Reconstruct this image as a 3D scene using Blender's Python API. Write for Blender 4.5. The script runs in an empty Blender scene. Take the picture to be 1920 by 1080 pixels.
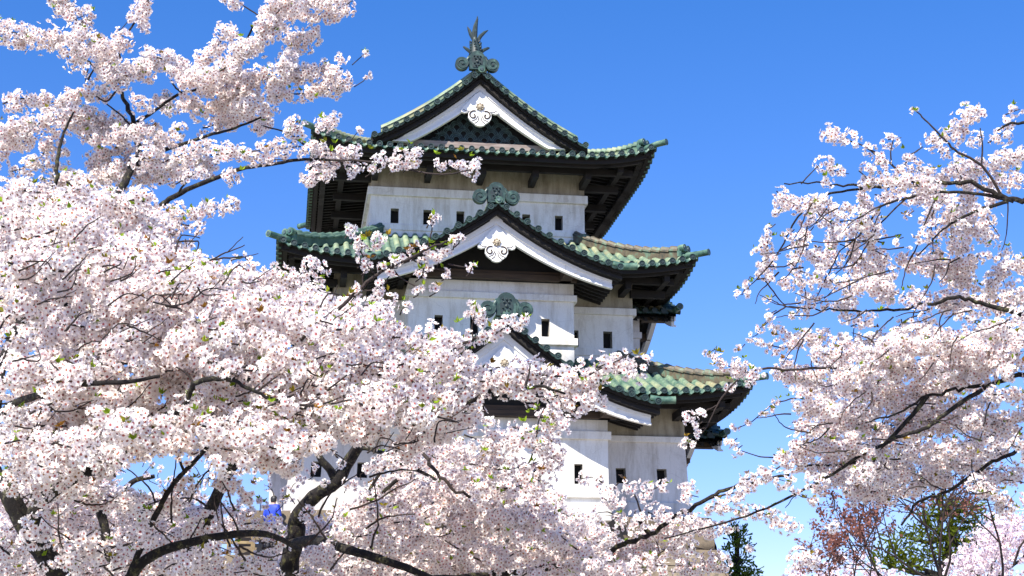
import bpy, math, random
import numpy as np
from mathutils import Vector, Matrix
random.seed(7); rng = np.random.default_rng(11)
sc = bpy.context.scene
COL = sc.collection
# ------------------------------------------------------------------ camera
FPX, PITCH, YAW, DIST = 2900.0, 0.264352, 0.145445, 45.0
cam_d = bpy.data.cameras.new('camera'); cam = bpy.data.objects.new('camera', cam_d); COL.objects.link(cam)
cam.location = (0, -DIST, 0); cam.rotation_euler = (math.pi/2 + PITCH, 0, -YAW)
cam_d.sensor_width = 36; cam_d.lens = FPX/1920*36; cam_d.clip_end = 6000; cam_d.clip_start = 0.1
sc.camera = cam
# ------------------------------------------------------------------ light
SUN = Vector((-0.41, -0.53, 0.743)).normalized()
ELEV = math.asin(SUN.z); AZ = math.atan2(SUN.x, SUN.y)
w = bpy.data.worlds.new('World'); sc.world = w; w.use_nodes = True
nt = w.node_tree; bg = nt.nodes['Background']
sky = nt.nodes.new('ShaderNodeTexSky'); sky.sky_type = 'NISHITA'; sky.sun_disc = False
sky.sun_elevation = ELEV; sky.sun_rotation = AZ
sky.air_density = 1.0; sky.dust_density = 0.2; sky.ozone_density = 3.0; sky.altitude = 50
hsv = nt.nodes.new('ShaderNodeHueSaturation'); hsv.inputs['Saturation'].default_value = 1.15
nt.links.new(sky.outputs[0], hsv.inputs['Color']); gain = nt.nodes.new('ShaderNodeMix'); gain.data_type = 'RGBA'; gain.blend_type = 'MULTIPLY'; gain.inputs[0].default_value = 1
# clear spring air: deeper blue higher up
tcw = nt.nodes.new('ShaderNodeTexCoord'); sep = nt.nodes.new('ShaderNodeSeparateXYZ'); nt.links.new(tcw.outputs['Generated'], sep.inputs[0])
cr = nt.nodes.new('ShaderNodeValToRGB'); nt.links.new(sep.outputs['Z'], cr.inputs[0])
for k, (p, c) in enumerate(((.06, (.86, .80, 1.16, 1)), (.46, (.44, .80, 1.22, 1)))): cr.color_ramp.elements[k].position = p; cr.color_ramp.elements[k].color = c
nt.links.new(cr.outputs[0], gain.inputs[7])
nt.links.new(hsv.outputs[0], gain.inputs[6]); nt.links.new(gain.outputs[2], bg.inputs[0])
bg.inputs[1].default_value = 0.096
sl = bpy.data.lights.new('sun', 'SUN'); sl.energy = 5.0; sl.angle = math.radians(0.5); sl.color = (1, .94, .84)
so = bpy.data.objects.new('sun', sl); COL.objects.link(so); so.location = (-20, -30, 60)
so.rotation_euler = SUN.to_track_quat('Z', 'Y').to_euler()
sc.view_settings.view_transform = 'Standard'; sc.view_settings.look = 'None'
sc.view_settings.exposure = 0.95; sc.view_settings.gamma = 1
# ------------------------------------------------------------------ pixel -> ray (photo is 1920x1080)
Fv = np.array([math.sin(YAW)*math.cos(PITCH), math.cos(YAW)*math.cos(PITCH), math.sin(PITCH)])
Rv = np.array([math.cos(YAW), -math.sin(YAW), 0.]); Uv = np.cross(Rv, Fv); Cv = np.array([0, -DIST, 0.])
def at(x, y, d):      # point seen at photo pixel x, y, at distance d along the view axis
    return Cv + d*(Fv + Rv*((x-960)/FPX) - Uv*((y-540)/FPX))
# ------------------------------------------------------------------ materials
def new_mat(name):
    m = bpy.data.materials.new(name); m.use_nodes = True
    return m, m.node_tree, m.node_tree.nodes['Principled BSDF']
def ramp(nt, stops, fac):
    r = nt.nodes.new('ShaderNodeValToRGB'); e = r.color_ramp.elements
    while len(e) < len(stops): e.new(.5)
    for k, (p, c) in enumerate(stops): e[k].position = p; e[k].color = (*c, 1)
    nt.links.new(fac, r.inputs[0]); return r.outputs[0]
def noise(nt, scale, detail=5, rough=.6, vec=None, dist=0):
    n = nt.nodes.new('ShaderNodeTexNoise'); n.inputs['Scale'].default_value = scale
    n.inputs['Detail'].default_value = detail; n.inputs['Roughness'].default_value = rough
    n.inputs['Distortion'].default_value = dist
    nt.links.new(vec or coords(nt), n.inputs['Vector']); return n.outputs['Fac']
def coords(nt, scale=None):
    t = nt.nodes.new('ShaderNodeTexCoord').outputs['Object']
    if scale:
        mp = nt.nodes.new('ShaderNodeMapping'); mp.inputs['Scale'].default_value = scale
        nt.links.new(t, mp.inputs['Vector']); return mp.outputs[0]
    return t
def mixc(nt, fac, a, b, mode='MIX'):
    m = nt.nodes.new('ShaderNodeMix'); m.data_type = 'RGBA'; m.blend_type = mode
    for i, v in ((0, fac), (6, a), (7, b)):
        if isinstance(v, (int, float)): m.inputs[i].default_value = v
        elif isinstance(v, tuple): m.inputs[i].default_value = (*v, 1)
        else: nt.links.new(v, m.inputs[i])
    return m.outputs[2]
def bump(nt, bsdf, h, strength=.4, dist=.02):
    b = nt.nodes.new('ShaderNodeBump'); b.inputs['Strength'].default_value = strength; b.inputs['Distance'].default_value = dist
    nt.links.new(h, b.inputs['Height']); nt.links.new(b.outputs[0], bsdf.inputs['Normal'])
def mat_simple(name, stops, scale, rough=.8, bump_s=.3, bump_d=.02, metal=0, vscale=None, detail=6):
    m, nt, b = new_mat(name)
    n = noise(nt, scale, detail, .62, coords(nt, vscale) if vscale else None)
    nt.links.new(ramp(nt, stops, n), b.inputs['Base Color'])
    b.inputs['Roughness'].default_value = rough; b.inputs['Metallic'].default_value = metal
    if bump_s: bump(nt, b, n, bump_s, bump_d)
    return m
M = {}
# verdigris copper tiles: pale green, streaked with brown and dark, browner high on the slope
m, nt_, b = new_mat('copper_tile')
n1 = noise(nt_, 1.3, 6, .65); n2 = noise(nt_, 9, 5, .7, coords(nt_, (1, 1, .35))); n3 = noise(nt_, .55, 3, .6)
c = ramp(nt_, [(.3, (.04, .10, .07)), (.45, (.115, .19, .125)), (.58, (.235, .285, .17)), (.72, (.36, .365, .215))], n1)
c = mixc(nt_, ramp(nt_, [(.50, (0, 0, 0)), (.66, (.8, .8, .8))], n3), c, (.34, .27, .14))
c = mixc(nt_, ramp(nt_, [(.56, (0, 0, 0)), (.72, (.7, .7, .7))], n2), c, (.045, .06, .05))
nt_.links.new(c, b.inputs['Base Color']); b.inputs['Roughness'].default_value = .55; bump(nt_, b, n2, .25, .02)
M['tile'] = m
M['tile_pan'] = mat_simple('copper_pan', [(.3, (.02, .045, .038)), (.5, (.055, .11, .085)), (.7, (.12, .18, .125))], 3, .6, .3)  # pan tiles: dark patina, with shade between the ribs painted into the colour
M['tile_orn'] = mat_simple('copper_ornament', [(.3, (.006, .015, .014)), (.5, (.016, .042, .036)), (.66, (.05, .10, .082)), (.8, (.14, .215, .17))], 5, .5, .35)
M['tile_green'] = mat_simple('copper_bright', [(.3, (.013, .042, .034)), (.46, (.045, .11, .08)), (.62, (.125, .205, .14)), (.78, (.26, .335, .225))], 4, .5, .25)
M['tile_brown'] = mat_simple('copper_brown', [(.3, (.03, .045, .035)), (.43, (.085, .068, .045)), (.53, (.12, .10, .062)), (.6, (.10, .15, .10)), (.75, (.19, .26, .175))], 4.5, .6, .3, vscale=(1, 1, .6))
M['tile_dark'] = mat_simple('copper_dark', [(.35, (.008, .015, .016)), (.6, (.018, .038, .037)), (.75, (.045, .09, .08))], 7, .55, .3)
M['tile_end'] = mat_simple('copper_end', [(.35, (.02, .03, .032)), (.6, (.07, .12, .115)), (.75, (.13, .2, .18))], 9, .5, .3)
# white lime plaster with rain streaks, grime below the eaves
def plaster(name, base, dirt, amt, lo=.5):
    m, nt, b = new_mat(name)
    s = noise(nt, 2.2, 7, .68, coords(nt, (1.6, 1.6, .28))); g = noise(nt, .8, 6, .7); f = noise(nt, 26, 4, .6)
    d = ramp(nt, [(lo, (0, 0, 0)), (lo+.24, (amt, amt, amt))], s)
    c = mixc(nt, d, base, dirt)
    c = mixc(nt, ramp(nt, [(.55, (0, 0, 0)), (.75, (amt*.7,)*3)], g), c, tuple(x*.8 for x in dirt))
    c = mixc(nt, .14, c, ramp(nt, [(.3, (.3, .3, .3)), (.7, (1, 1, 1))], f), 'MULTIPLY')
    vo = nt.nodes.new('ShaderNodeTexVoronoi'); vo.feature = 'DISTANCE_TO_EDGE'; vo.inputs['Scale'].default_value = .75
    wv = nt.nodes.new('ShaderNodeVectorMath'); wv.operation = 'MULTIPLY_ADD'; nn_ = nt.nodes.new('ShaderNodeTexNoise'); nn_.inputs['Scale'].default_value = 2.2; nn_.inputs['Detail'].default_value = 6
    nt.links.new(coords(nt), nn_.inputs['Vector']); nt.links.new(nn_.outputs['Color'], wv.inputs[0]); wv.inputs[1].default_value = (.5, .5, .5); nt.links.new(coords(nt), wv.inputs[2]); nt.links.new(wv.outputs[0], vo.inputs['Vector'])
    c = mixc(nt, ramp(nt, [(0, (.2, .2, .2)), (.008, (0, 0, 0))], vo.outputs['Distance']), c, tuple(x*.45 for x in dirt))
    nt.links.new(c, b.inputs['Base Color']); b.inputs['Roughness'].default_value = .9
    bump(nt, b, mixc(nt, .4, f, s), .18, .015); return m
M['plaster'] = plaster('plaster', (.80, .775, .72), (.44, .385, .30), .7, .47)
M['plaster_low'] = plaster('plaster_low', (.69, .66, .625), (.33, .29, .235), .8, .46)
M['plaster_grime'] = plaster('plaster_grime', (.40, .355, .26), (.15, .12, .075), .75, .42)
M['white_wood'] = plaster('white_wood', (.82, .81, .78), (.55, .53, .48), .3, .55)
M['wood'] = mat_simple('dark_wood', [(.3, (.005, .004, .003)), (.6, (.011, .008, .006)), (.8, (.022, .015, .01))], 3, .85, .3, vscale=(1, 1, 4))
M['wood_pale'] = mat_simple('pale_wood', [(.3, (.16, .11, .05)), (.7, (.34, .25, .12))], 3, .8, .2)
M['wood_grey'] = mat_simple('grey_wood', [(.3, (.15, .11, .095)), (.55, (.25, .20, .18)), (.75, (.33, .29, .26))], 5, .85, .3, vscale=(.4, 1, 3))
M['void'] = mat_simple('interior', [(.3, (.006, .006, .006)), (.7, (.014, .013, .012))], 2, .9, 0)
M['frame_wood'] = mat_simple('slit_frame', [(.3, (.25, .23, .19)), (.7, (.52, .49, .44))], 6, .85, .2)
# ------------------------------------------------------------------ mesh builder
class MB:
    def __init__(s): s.v = []; s.f = []; s.m = []
    def poly(s, pts, m=0):
        k = len(s.v); s.v.extend(tuple(map(float, p)) for p in pts); s.f.append(tuple(range(k, k+len(pts)))); s.m.append(m)
    def grid(s, rows, m=0, close=False):
        k = len(s.v); n = len(rows[0])
        for r in rows: s.v.extend(tuple(map(float, p)) for p in r)
        for i in range(len(rows)-1):
            for j in range(n if close else n-1):
                j2 = (j+1) % n
                s.f.append((k+i*n+j, k+i*n+j2, k+(i+1)*n+j2, k+(i+1)*n+j)); s.m.append(m)
    def cgrid(s, rows, mcols):
        k = len(s.v); n = len(rows[0])
        for r in rows: s.v.extend(tuple(map(float, p)) for p in r)
        for i in range(len(rows)-1):
            for j in range(n-1): s.f.append((k+i*n+j, k+i*n+j+1, k+(i+1)*n+j+1, k+(i+1)*n+j)); s.m.append(mcols[j])
    def box(s, x0, x1, y0, y1, z0, z1, m=0, bev=0):
        c = [(x0, y0, z0), (x1, y0, z0), (x1, y1, z0), (x0, y1, z0), (x0, y0, z1), (x1, y0, z1), (x1, y1, z1), (x0, y1, z1)]
        k = len(s.v); s.v += c
        for q in ((0, 3, 2, 1), (4, 5, 6, 7), (0, 1, 5, 4), (1, 2, 6, 5), (2, 3, 7, 6), (3, 0, 4, 7)):
            s.f.append(tuple(k+i for i in q)); s.m.append(m)
    def hexa(s, c, m=0):   # 8 corners: bottom loop then top loop
        k = len(s.v); s.v += [tuple(map(float, p)) for p in c]
        for q in ((0, 3, 2, 1), (4, 5, 6, 7), (0, 1, 5, 4), (1, 2, 6, 5), (2, 3, 7, 6), (3, 0, 4, 7)):
            s.f.append(tuple(k+i for i in q)); s.m.append(m)
    def bar(s, a, b, wd, ht, m=0, up=(0, 0, 1)):
        a, b = Vector(a), Vector(b); d = (b-a).normalized(); sd = d.cross(Vector(up)).normalized(); u = sd.cross(d)
        o = [(-1, -1), (1, -1), (1, 1), (-1, 1)]
        s.hexa([a+sd*(wd/2*i)+u*(ht/2*j) for i, j in o] + [b+sd*(wd/2*i)+u*(ht/2*j) for i, j in o], m)
    def tube(s, pts, rad, n=8, m=0, caps=True, mcap=None):
        pts = [Vector(p) for p in pts]; rows = []; ref = None
        for i, p in enumerate(pts):
            d = (pts[min(i+1, len(pts)-1)] - pts[max(i-1, 0)])
            d = d.normalized() if d.length > 1e-9 else Vector((0, 0, 1))
            if ref is None: ref = d.orthogonal().normalized()
            ref = (ref - d*ref.dot(d)); ref = ref.normalized() if ref.length > 1e-6 else d.orthogonal().normalized()
            q = d.cross(ref); r = rad[i] if isinstance(rad, (list, tuple, np.ndarray)) else rad
            rows.append([p + ref*(r*math.cos(2*math.pi*j/n)) + q*(r*math.sin(2*math.pi*j/n)) for j in range(n)])
        s.grid(rows, m, True)
        if caps:
            s.poly(rows[0][::-1], m if mcap is None else mcap); s.poly(rows[-1], m if mcap is None else mcap)
    def extr(s, pts, fn, d0, d1, m=0, mside=None):   # outline (u,v) extruded along the third axis of fn
        a = [fn(u, v, d0) for u, v in pts]; c = [fn(u, v, d1) for u, v in pts]
        s.poly(a, m); s.poly(c[::-1], m)
        for i in range(len(pts)):
            j = (i+1) % len(pts); s.poly([a[i], c[i], c[j], a[j]], m if mside is None else mside)
    def build(s, name, mats, parent=None, org=(0, 0, 0), angle=38, merge=True, bevel=0):
        me = bpy.data.meshes.new(name)
        me.from_pydata([(x-org[0], y-org[1], z-org[2]) for x, y, z in s.v], [], s.f)
        for mm in mats: me.materials.append(M[mm] if isinstance(mm, str) else mm)
        me.polygons.foreach_set('material_index', s.m)
        if merge:
            import bmesh
            bm = bmesh.new(); bm.from_mesh(me); bmesh.ops.remove_doubles(bm, verts=bm.verts, dist=.0008)
            bmesh.ops.dissolve_degenerate(bm, edges=bm.edges, dist=.0005)
            bmesh.ops.recalc_face_normals(bm, faces=bm.faces); bm.to_mesh(me); bm.free()
        me.polygons.foreach_set('use_smooth', [True]*len(me.polygons)); me.set_sharp_from_angle(angle=math.radians(angle))
        o = bpy.data.objects.new(name, me); COL.objects.link(o)
        if parent: o.parent = parent
        if bevel:
            bv = o.modifiers.new('edge', 'BEVEL'); bv.width = bevel; bv.segments = 2; bv.limit_method = 'ANGLE'
        return o
def tag(o, label=None, cat=None, group=None, kind=None):
    for k, v in (('label', label), ('category', cat), ('group', group), ('kind', kind)):
        if v: o[k] = v
    return o
def empty(name, loc, label, cat, group=None):
    o = bpy.data.objects.new(name, None); COL.objects.link(o); o.location = loc; o.empty_display_size = .5
    return tag(o, label, cat, group)
# ------------------------------------------------------------------ ground and terrace
GZ = -1.7
g = MB(); n = 24
xs = np.concatenate([np.linspace(-2500, -80, 8), np.linspace(-70, 90, 30), np.linspace(100, 2500, 8)])
ys = np.concatenate([np.linspace(-600, -70, 5), np.linspace(-60, 120, 30), np.linspace(140, 3000, 8)])
g.grid([[(x, y, GZ + .12*math.sin(x*.21)*math.cos(y*.17)*(abs(x) < 95 and y < 130)) for x in xs] for y in ys])
M['grass'] = mat_simple('gravel_ground', [(.3, (.20, .18, .15)), (.6, (.30, .28, .24)), (.8, (.38, .35, .31))], 1.2, .95, .5, .05)
tag(g.build('ground', ['grass'], merge=False), kind='structure')
# ------------------------------------------------------------------ castle keep
CX = 5.93; ORG = (CX, 1.0, 5.2)
keep = empty('castle_keep', ORG, 'white three-storey Japanese castle keep with green copper roofs standing on the stone wall', 'castle')
def B(mb, name, mats, parent=keep, **k): return mb.build(name, mats, parent, ORG, **k)
def lifted(d, lift, Lc): return lift*max(0., 1-d/Lc)**2.3
def skirt_roof(name, cx, hx, y0, y1, ze, run, H, lift, Lc, wall, gap=None):
    """hipped skirt of round copper tiles on four sides; wall = (x0,x1,y0,y1) below it"""
    x0, x1 = cx-hx, cx+hx
    sides = {'f': (x1-x0, lambda a, s: (x0+a, y0+s)), 'b': (x1-x0, lambda a, s: (x1-a, y1-s)),
             'l': (y1-y0, lambda a, s: (x0+s, y1-a)), 'r': (y1-y0, lambda a, s: (x1-s, y0+a))}
    def zz(W, a, s):
        t = max(0., s)/run
        return ze + H*(.72*t+.28*t*t) + lifted(min(a, W-a), lift, Lc)*max(0, 1-t)**1.2
    rt = MB(); r = .088
    soff = MB(); raf = MB()
    for key, (W, fn) in sides.items():
        def gp(a): return bool(gap) and key == 'f' and abs(x0+a-gap[0]) < gap[1]   # the gable and bay stand here
        g0, g1 = (gap[0]-gap[1]-x0, gap[0]+gap[1]-x0) if gap and key == 'f' else (W/2, W/2)
        parts_ = [(0, g0), (g1, W)] if g1 > g0 else [(0, W)]
        nr = round(W/.325); p = W/nr; cols = [(0, 0)]
        for i in range(nr):
            c_ = (i+.5)*p
            for d in (-p*.36, -r*1.02, -r*.93, -r*.55, 0, r*.55, r*.93, r*1.02, p*.36):
                h = math.sqrt(max(0, r*r-d*d))*1.05 if abs(d) < r else (-.03 if abs(d) > .11 else -.01)
                cols.append((c_+d, h))
            cols.append(((i+1)*p, -.055))
        cols[-1] = (W, 0)
        srow = []; s_ = 0
        while s_ < run-.01:
            srow += [(s_, .0), (min(run, s_+.235), -.016)]; s_ += .24
        rows = []
        for s_, dz in srow:
            row = []
            for a, h in cols:
                sm = min(a, W-a, run); s2 = min(s_, sm)
                x, y = fn(a, s2); row.append((x, y, zz(W, a, s2) + h + dz*(1 if s2 == s_ else 0)))
            rows.append(row)
        def cg(rws, ok):
            ks = [i for i, (a, h) in enumerate(cols) if ok(a)]
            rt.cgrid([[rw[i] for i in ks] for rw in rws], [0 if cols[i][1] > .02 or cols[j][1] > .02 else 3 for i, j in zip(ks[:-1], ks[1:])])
        if g1 > g0:
            for q0, q1 in parts_:
                cg(rows, lambda a: q0-.02 <= a <= q1+.02)
            kmin = next(i for i, (s_, dz) in enumerate(srow) if s_ >= 1.6)
            cg(rows[kmin:], lambda a: g0-.2 <= a <= g1+.2)
        else: cg(rows, lambda a: True)
        lip = []
        for dz, ds in ((0, 0), (-.075, -.015), (-.085, .12)):   # curled eave lip
            lip.append([(*fn(a, ds), zz(W, a, 0) + (h if dz == 0 else min(h, 0)) + dz) for a, h in cols])
        for q0, q1 in parts_: rt.grid([[p_ for p_, (a, h) in zip(rw, cols) if q0-.02 <= a <= q1+.02] for rw in lip], 1)
        for i in range(nr):                                     # round tile ends with a raised crest
            c_ = (i+.5)*p; z_ = zz(W, c_, 0)+.004
            if gp(c_): continue
            def disc(rad, s2, k=14): 
                return [(*fn(c_+rad*math.cos(2*math.pi*j/k), s2), z_+rad*math.sin(2*math.pi*j/k)) for j in range(k)]
            rt.grid([disc(.096, .2), disc(.096, -.05), disc(.078, -.05)], 4, True)
            rt.grid([disc(.078, -.05), disc(.07, -.03), disc(.045, -.03), disc(.04, -.045)], 2, True)
            rt.poly(disc(.04, -.045), 2)
        # soffit boards, fascia and rafters
        ov = {'f': wall[2]-y0, 'b': y1-wall[3], 'l': wall[0]-x0, 'r': x1-wall[1]}[key]
        na = 40
        aa = [W*(.5-.5*math.cos(math.pi*k/na)) for k in range(na+1)]
        def zs(a, s): return zz(W, a, 0)-.115 + .13*s - lifted(min(a, W-a), lift, Lc)*min(1, s/ov)*.55
        def cl(a, s): return min(s, a, W-a)
        for q0, q1 in parts_: soff.grid([[(*fn(a, cl(a, s)), zs(a, s)) for a in [q0]+[a for a in aa if q0 < a < q1]+[q1]] for s in (.03, ov*.5, ov+.04)], 0)
        for s0, s1, za, zb in ((.17, .29, -.16, -.005), (.34, .52, -.24, -.11)):
            for k in range(na):
                a0, a1 = aa[k], aa[k+1]
                if a1 <= s1 or a0 >= W-s1: continue
                a0 = max(a0, s1*.5); a1 = min(a1, W-s1*.5)
                if gp((a0+a1)/2): continue
                raf.hexa([(*fn(a, s), zs(a, s)+z) for z in (za, zb) for a, s in ((a0, s0), (a1, s0), (a1, s1), (a0, s1))], 0)
        nf = round(W/.31)
        for k in range(nf):
            a = (k+.5)*W/nf; so_ = min(a, W-a)
            if gp(a): continue
            raf.hexa([(*fn(a+da, s), zs(a, s)+z) for z in (-.135, -.003) for da, s in ((-.05, .2), (.05, .2), (.05, min(ov+.02, so_+.2)), (-.05, min(ov+.02, so_+.2)))], 0)
        # pole plate on jutting arms
        s1 = ov*.52; zb = ze+.13*s1-.36
        for q0, q1 in ([(s1*.55, W-s1*.55)] if g1 <= g0 else [(s1*.55, g0), (g1, W-s1*.55)]): raf.bar((*fn(q0, s1), zb), (*fn(q1, s1), zb), .17, .2, 0)
        inner = W-2*ov; na_ = max(2, round(inner/1.9))
        for k in range(na_+1):
            a = ov+.12 + (inner-.24)*k/na_
            if gp(a): continue
            raf.bar((*fn(a, s1-.22), zb-.2), (*fn(a, ov+.1), zb-.2), .19, .23, 0)
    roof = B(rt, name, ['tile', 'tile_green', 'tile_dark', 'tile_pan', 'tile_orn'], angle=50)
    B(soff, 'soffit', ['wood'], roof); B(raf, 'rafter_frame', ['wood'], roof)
    # hip ridges with end roll and the long round tile poking out over the corner
    for sx, sy in ((-1, -1), (1, -1), (-1, 1), (1, 1)):
        hp = MB(); ex, ey = (x0 if sx < 0 else x1), (y0 if sy < 0 else y1)
        def at_(s, dz=0): return Vector((ex-sx*s, ey-sy*s, zz(x1-x0, s, s)+dz))
        dg = Vector((sx, sy, 0)).normalized(); sd = Vector((-dg.y, dg.x, 0))
        ns = 12; L0 = .42
        prof = [(-.15, -.05), (-.15, .17), (-.19, .18), (-.19, .22), (-.13, .24), (-.1, .31), (0, .345), (.1, .31), (.13, .24), (.19, .22), (.19, .18), (.15, .17), (.15, -.05)]
        rows = []
        for k in range(ns+1):
            for e_, w_ in ((-.014, 1.09), (.014, .95)):     # each cover tile laps the next
                s = L0+(run+.05-L0)*k/ns+e_; b_ = at_(s); sc_ = (1+.22*(1-k/ns)**2)*w_
                rows.append([b_+sd*u*w_+Vector((0, 0, v*sc_)) for u, v in prof])
        hp.grid(rows, 0); hp.poly(rows[0], 0); hp.poly(rows[-1][::-1], 0)
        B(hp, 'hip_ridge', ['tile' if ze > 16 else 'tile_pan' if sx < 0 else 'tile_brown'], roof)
        e = MB()     # end block: cushion plate with a roll on each side
        c0 = at_(L0-.04, .2)
        fn_ = lambda u, v, d: c0+sd*u*.85+Vector((0, 0, v*.8))+dg*d
        arch = [(-.2, -.2), (.2, -.2), (.22, .05), (.17, .22), (.08, .29), (-.08, .29), (-.17, .22), (-.22, .05)]
        e.extr(arch, fn_, -.08, .07, 0)
        for k in (-1, 1):
            e.tube([fn_(.13*k, .12, .02), fn_(.13*k, .12, .17)], .12, 14, 0)
            e.tube([fn_(.13*k, .12, .17), fn_(.13*k, .12, .19)], [.07, .06], 12, 1)
        B(e, 'ridge_end_block', ['tile_green', 'tile_end'], roof)
        e = MB(); p0 = at_(.5, .06); p1 = at_(0, .05)+dg*.06; p2 = at_(0, .05)+dg*.40+Vector((0, 0, .0))
        e.tube([p0, p1, p2], .1, 14, 0, False); e.tube([p2, p2+(p2-p1)*.02], [.112, .112], 14, 0); e.tube([p2+(p2-p1)*.025, p2+(p2-p1)*.045], [.075, .07], 12, 1)
        B(e, 'corner_pipe_tile', ['tile_green', 'tile_end'], roof)
    return roof
def slits_wall(mb, X0, X1, Z0, Z1, Y, holes, m=0, fr=None, dirn=1, k=0, Zt=None):
    """front wall sheet with real slit openings (x0,x1,z0,z1), reveals and a near-black pane painted as the unlit room"""
    xs = sorted({X0, X1, *[h[0] for h in holes], *[h[1] for h in holes]}); zs = sorted({Z0, Z1, *[h[2] for h in holes], *[h[3] for h in holes]})
    T = lambda x, y, z: (CX+(x-CX)*(1+k*((Zt or Z1)-z)), y, z)
    for i in range(len(xs)-1):
        for j in range(len(zs)-1):
            cx_, cz_ = (xs[i]+xs[i+1])/2, (zs[j]+zs[j+1])/2
            if any(h[0] < cx_ < h[1] and h[2] < cz_ < h[3] for h in holes): continue
            mb.poly([T(xs[i], Y, zs[j]), T(xs[i+1], Y, zs[j]), T(xs[i+1], Y, zs[j+1]), T(xs[i], Y, zs[j+1])], m)
def slit_windows(holes, Y, parent, k=0, Zt=0, depth=.3):
    T = lambda x, y, z: (CX+(x-CX)*(1+k*(Zt-z)), y, z)
    for x0, x1, z0, z1 in holes:
        q = MB(); Yb = Y+depth
        A = [(x0, z0), (x1, z0), (x1, z1), (x0, z1)]
        for i in range(4):
            j = (i+1) % 4
            q.poly([T(A[i][0], Y, A[i][1]), T(A[j][0], Y, A[j][1]), T(A[j][0], Yb, A[j][1]), T(A[i][0], Yb, A[i][1])], 0)
        q.poly([T(a, Yb, b_) for a, b_ in A], 1)  # near-black back pane; the darkness of the unlit room is its colour
        B(q, 'slit_window', ['frame_wood', 'void'], parent, merge=False)
def ring_band(mb, x0, x1, y0, y1, z0, z1, out, m=0):
    X0, X1, Y0, Y1 = x0-out, x1+out, y0-out, y1+out
    for a in ((X0, X1, Y0, y0+.02), (X0, X1, y1-.02, Y1), (X0, x0+.02, y0+.02, y1-.02), (x1-.02, X1, y0+.02, y1-.02)): mb.box(*a, z0, z1, m)
def storey(name, x0, x1, y0, y1, z0, zb0, zb1, z1, holes, sill=None, k=0, low='plaster'):
    mb = MB(); T = lambda x, y, z: (CX+(x-CX)*(1+k*(zb0-z)), y, z)
    slits_wall(mb, x0, x1, z0, zb0, y0, holes, 0, k=k, Zt=zb0)
    for a, c_ in (((x1, y0), (x1, y1)), ((x1, y1), (x0, y1)), ((x0, y1), (x0, y0))):
        mb.poly([T(*a, z0), T(*c_, z0), T(*c_, zb0), T(*a, zb0)], 0)
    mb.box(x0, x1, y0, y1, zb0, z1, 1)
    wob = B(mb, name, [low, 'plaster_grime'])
    q = MB(); ring_band(q, x0, x1, y0, y1, zb0, zb1, .1)
    B(q, 'string_course', ['plaster'], wob, bevel=.012)
    if sill:
        q = MB(); kk = 1+k*(zb0-sill[0]); ring_band(q, CX+(x0-CX)*kk, CX+(x1-CX)*kk, y0, y1, sill[0], sill[1], .035)
        B(q, 'sill_course', ['plaster'], wob, bevel=.01)
    slit_windows(holes, y0, wob, k, zb0)
    return wob
H_ = lambda c_, z0, z1, wd=.26: (c_-wd/2, c_+wd/2, z0, z1)
storey('top_wall', 2.38, 9.42, 2.8, 9.2, 14.6, 16.02, 16.3, 17.05, [H_(x, 15.1, 15.6) for x in (3.16, 4.22, 5.30, 6.40, 7.47, 8.56)], (14.87, 15.06))
mw = storey('middle_wall', 1.25, 10.68, 1.5, 10.2, 10.3, 11.95, 12.17, 13.15, [H_(x, 10.87, 11.42, .29) for x in (2.0, 8.78, 9.86)], (10.62, 10.87))
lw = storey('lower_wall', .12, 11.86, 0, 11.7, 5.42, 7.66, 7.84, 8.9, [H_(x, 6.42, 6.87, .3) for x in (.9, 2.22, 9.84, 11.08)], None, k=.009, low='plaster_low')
q = MB(); ring_band(q, .02, 11.97, -.03, 11.73, 5.42, 5.86, .05); B(q, 'base_course', ['plaster_low'], lw, bevel=.01)
# roofs
R1 = skirt_roof('top_skirt_roof', CX-.02, 5.5, .85, 11.15, 17.06, 2.1, .62, .42, 2.6, (2.38, 9.42, 2.8, 9.2))
R2 = skirt_roof('middle_roof', CX-.02, 6.42, -.4, 12.1, 13.08, 3.15, 1.62, .38, 3.0, (1.25, 10.68, 1.5, 10.2), (CX, 2.5))
R3 = skirt_roof('lower_roof', CX, 7.62, -1.85, 13.55, 8.88, 3.3, 1.55, .42, 3.2, (.12, 11.86, 0, 11.7), (CX+.05, 3.2))
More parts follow.
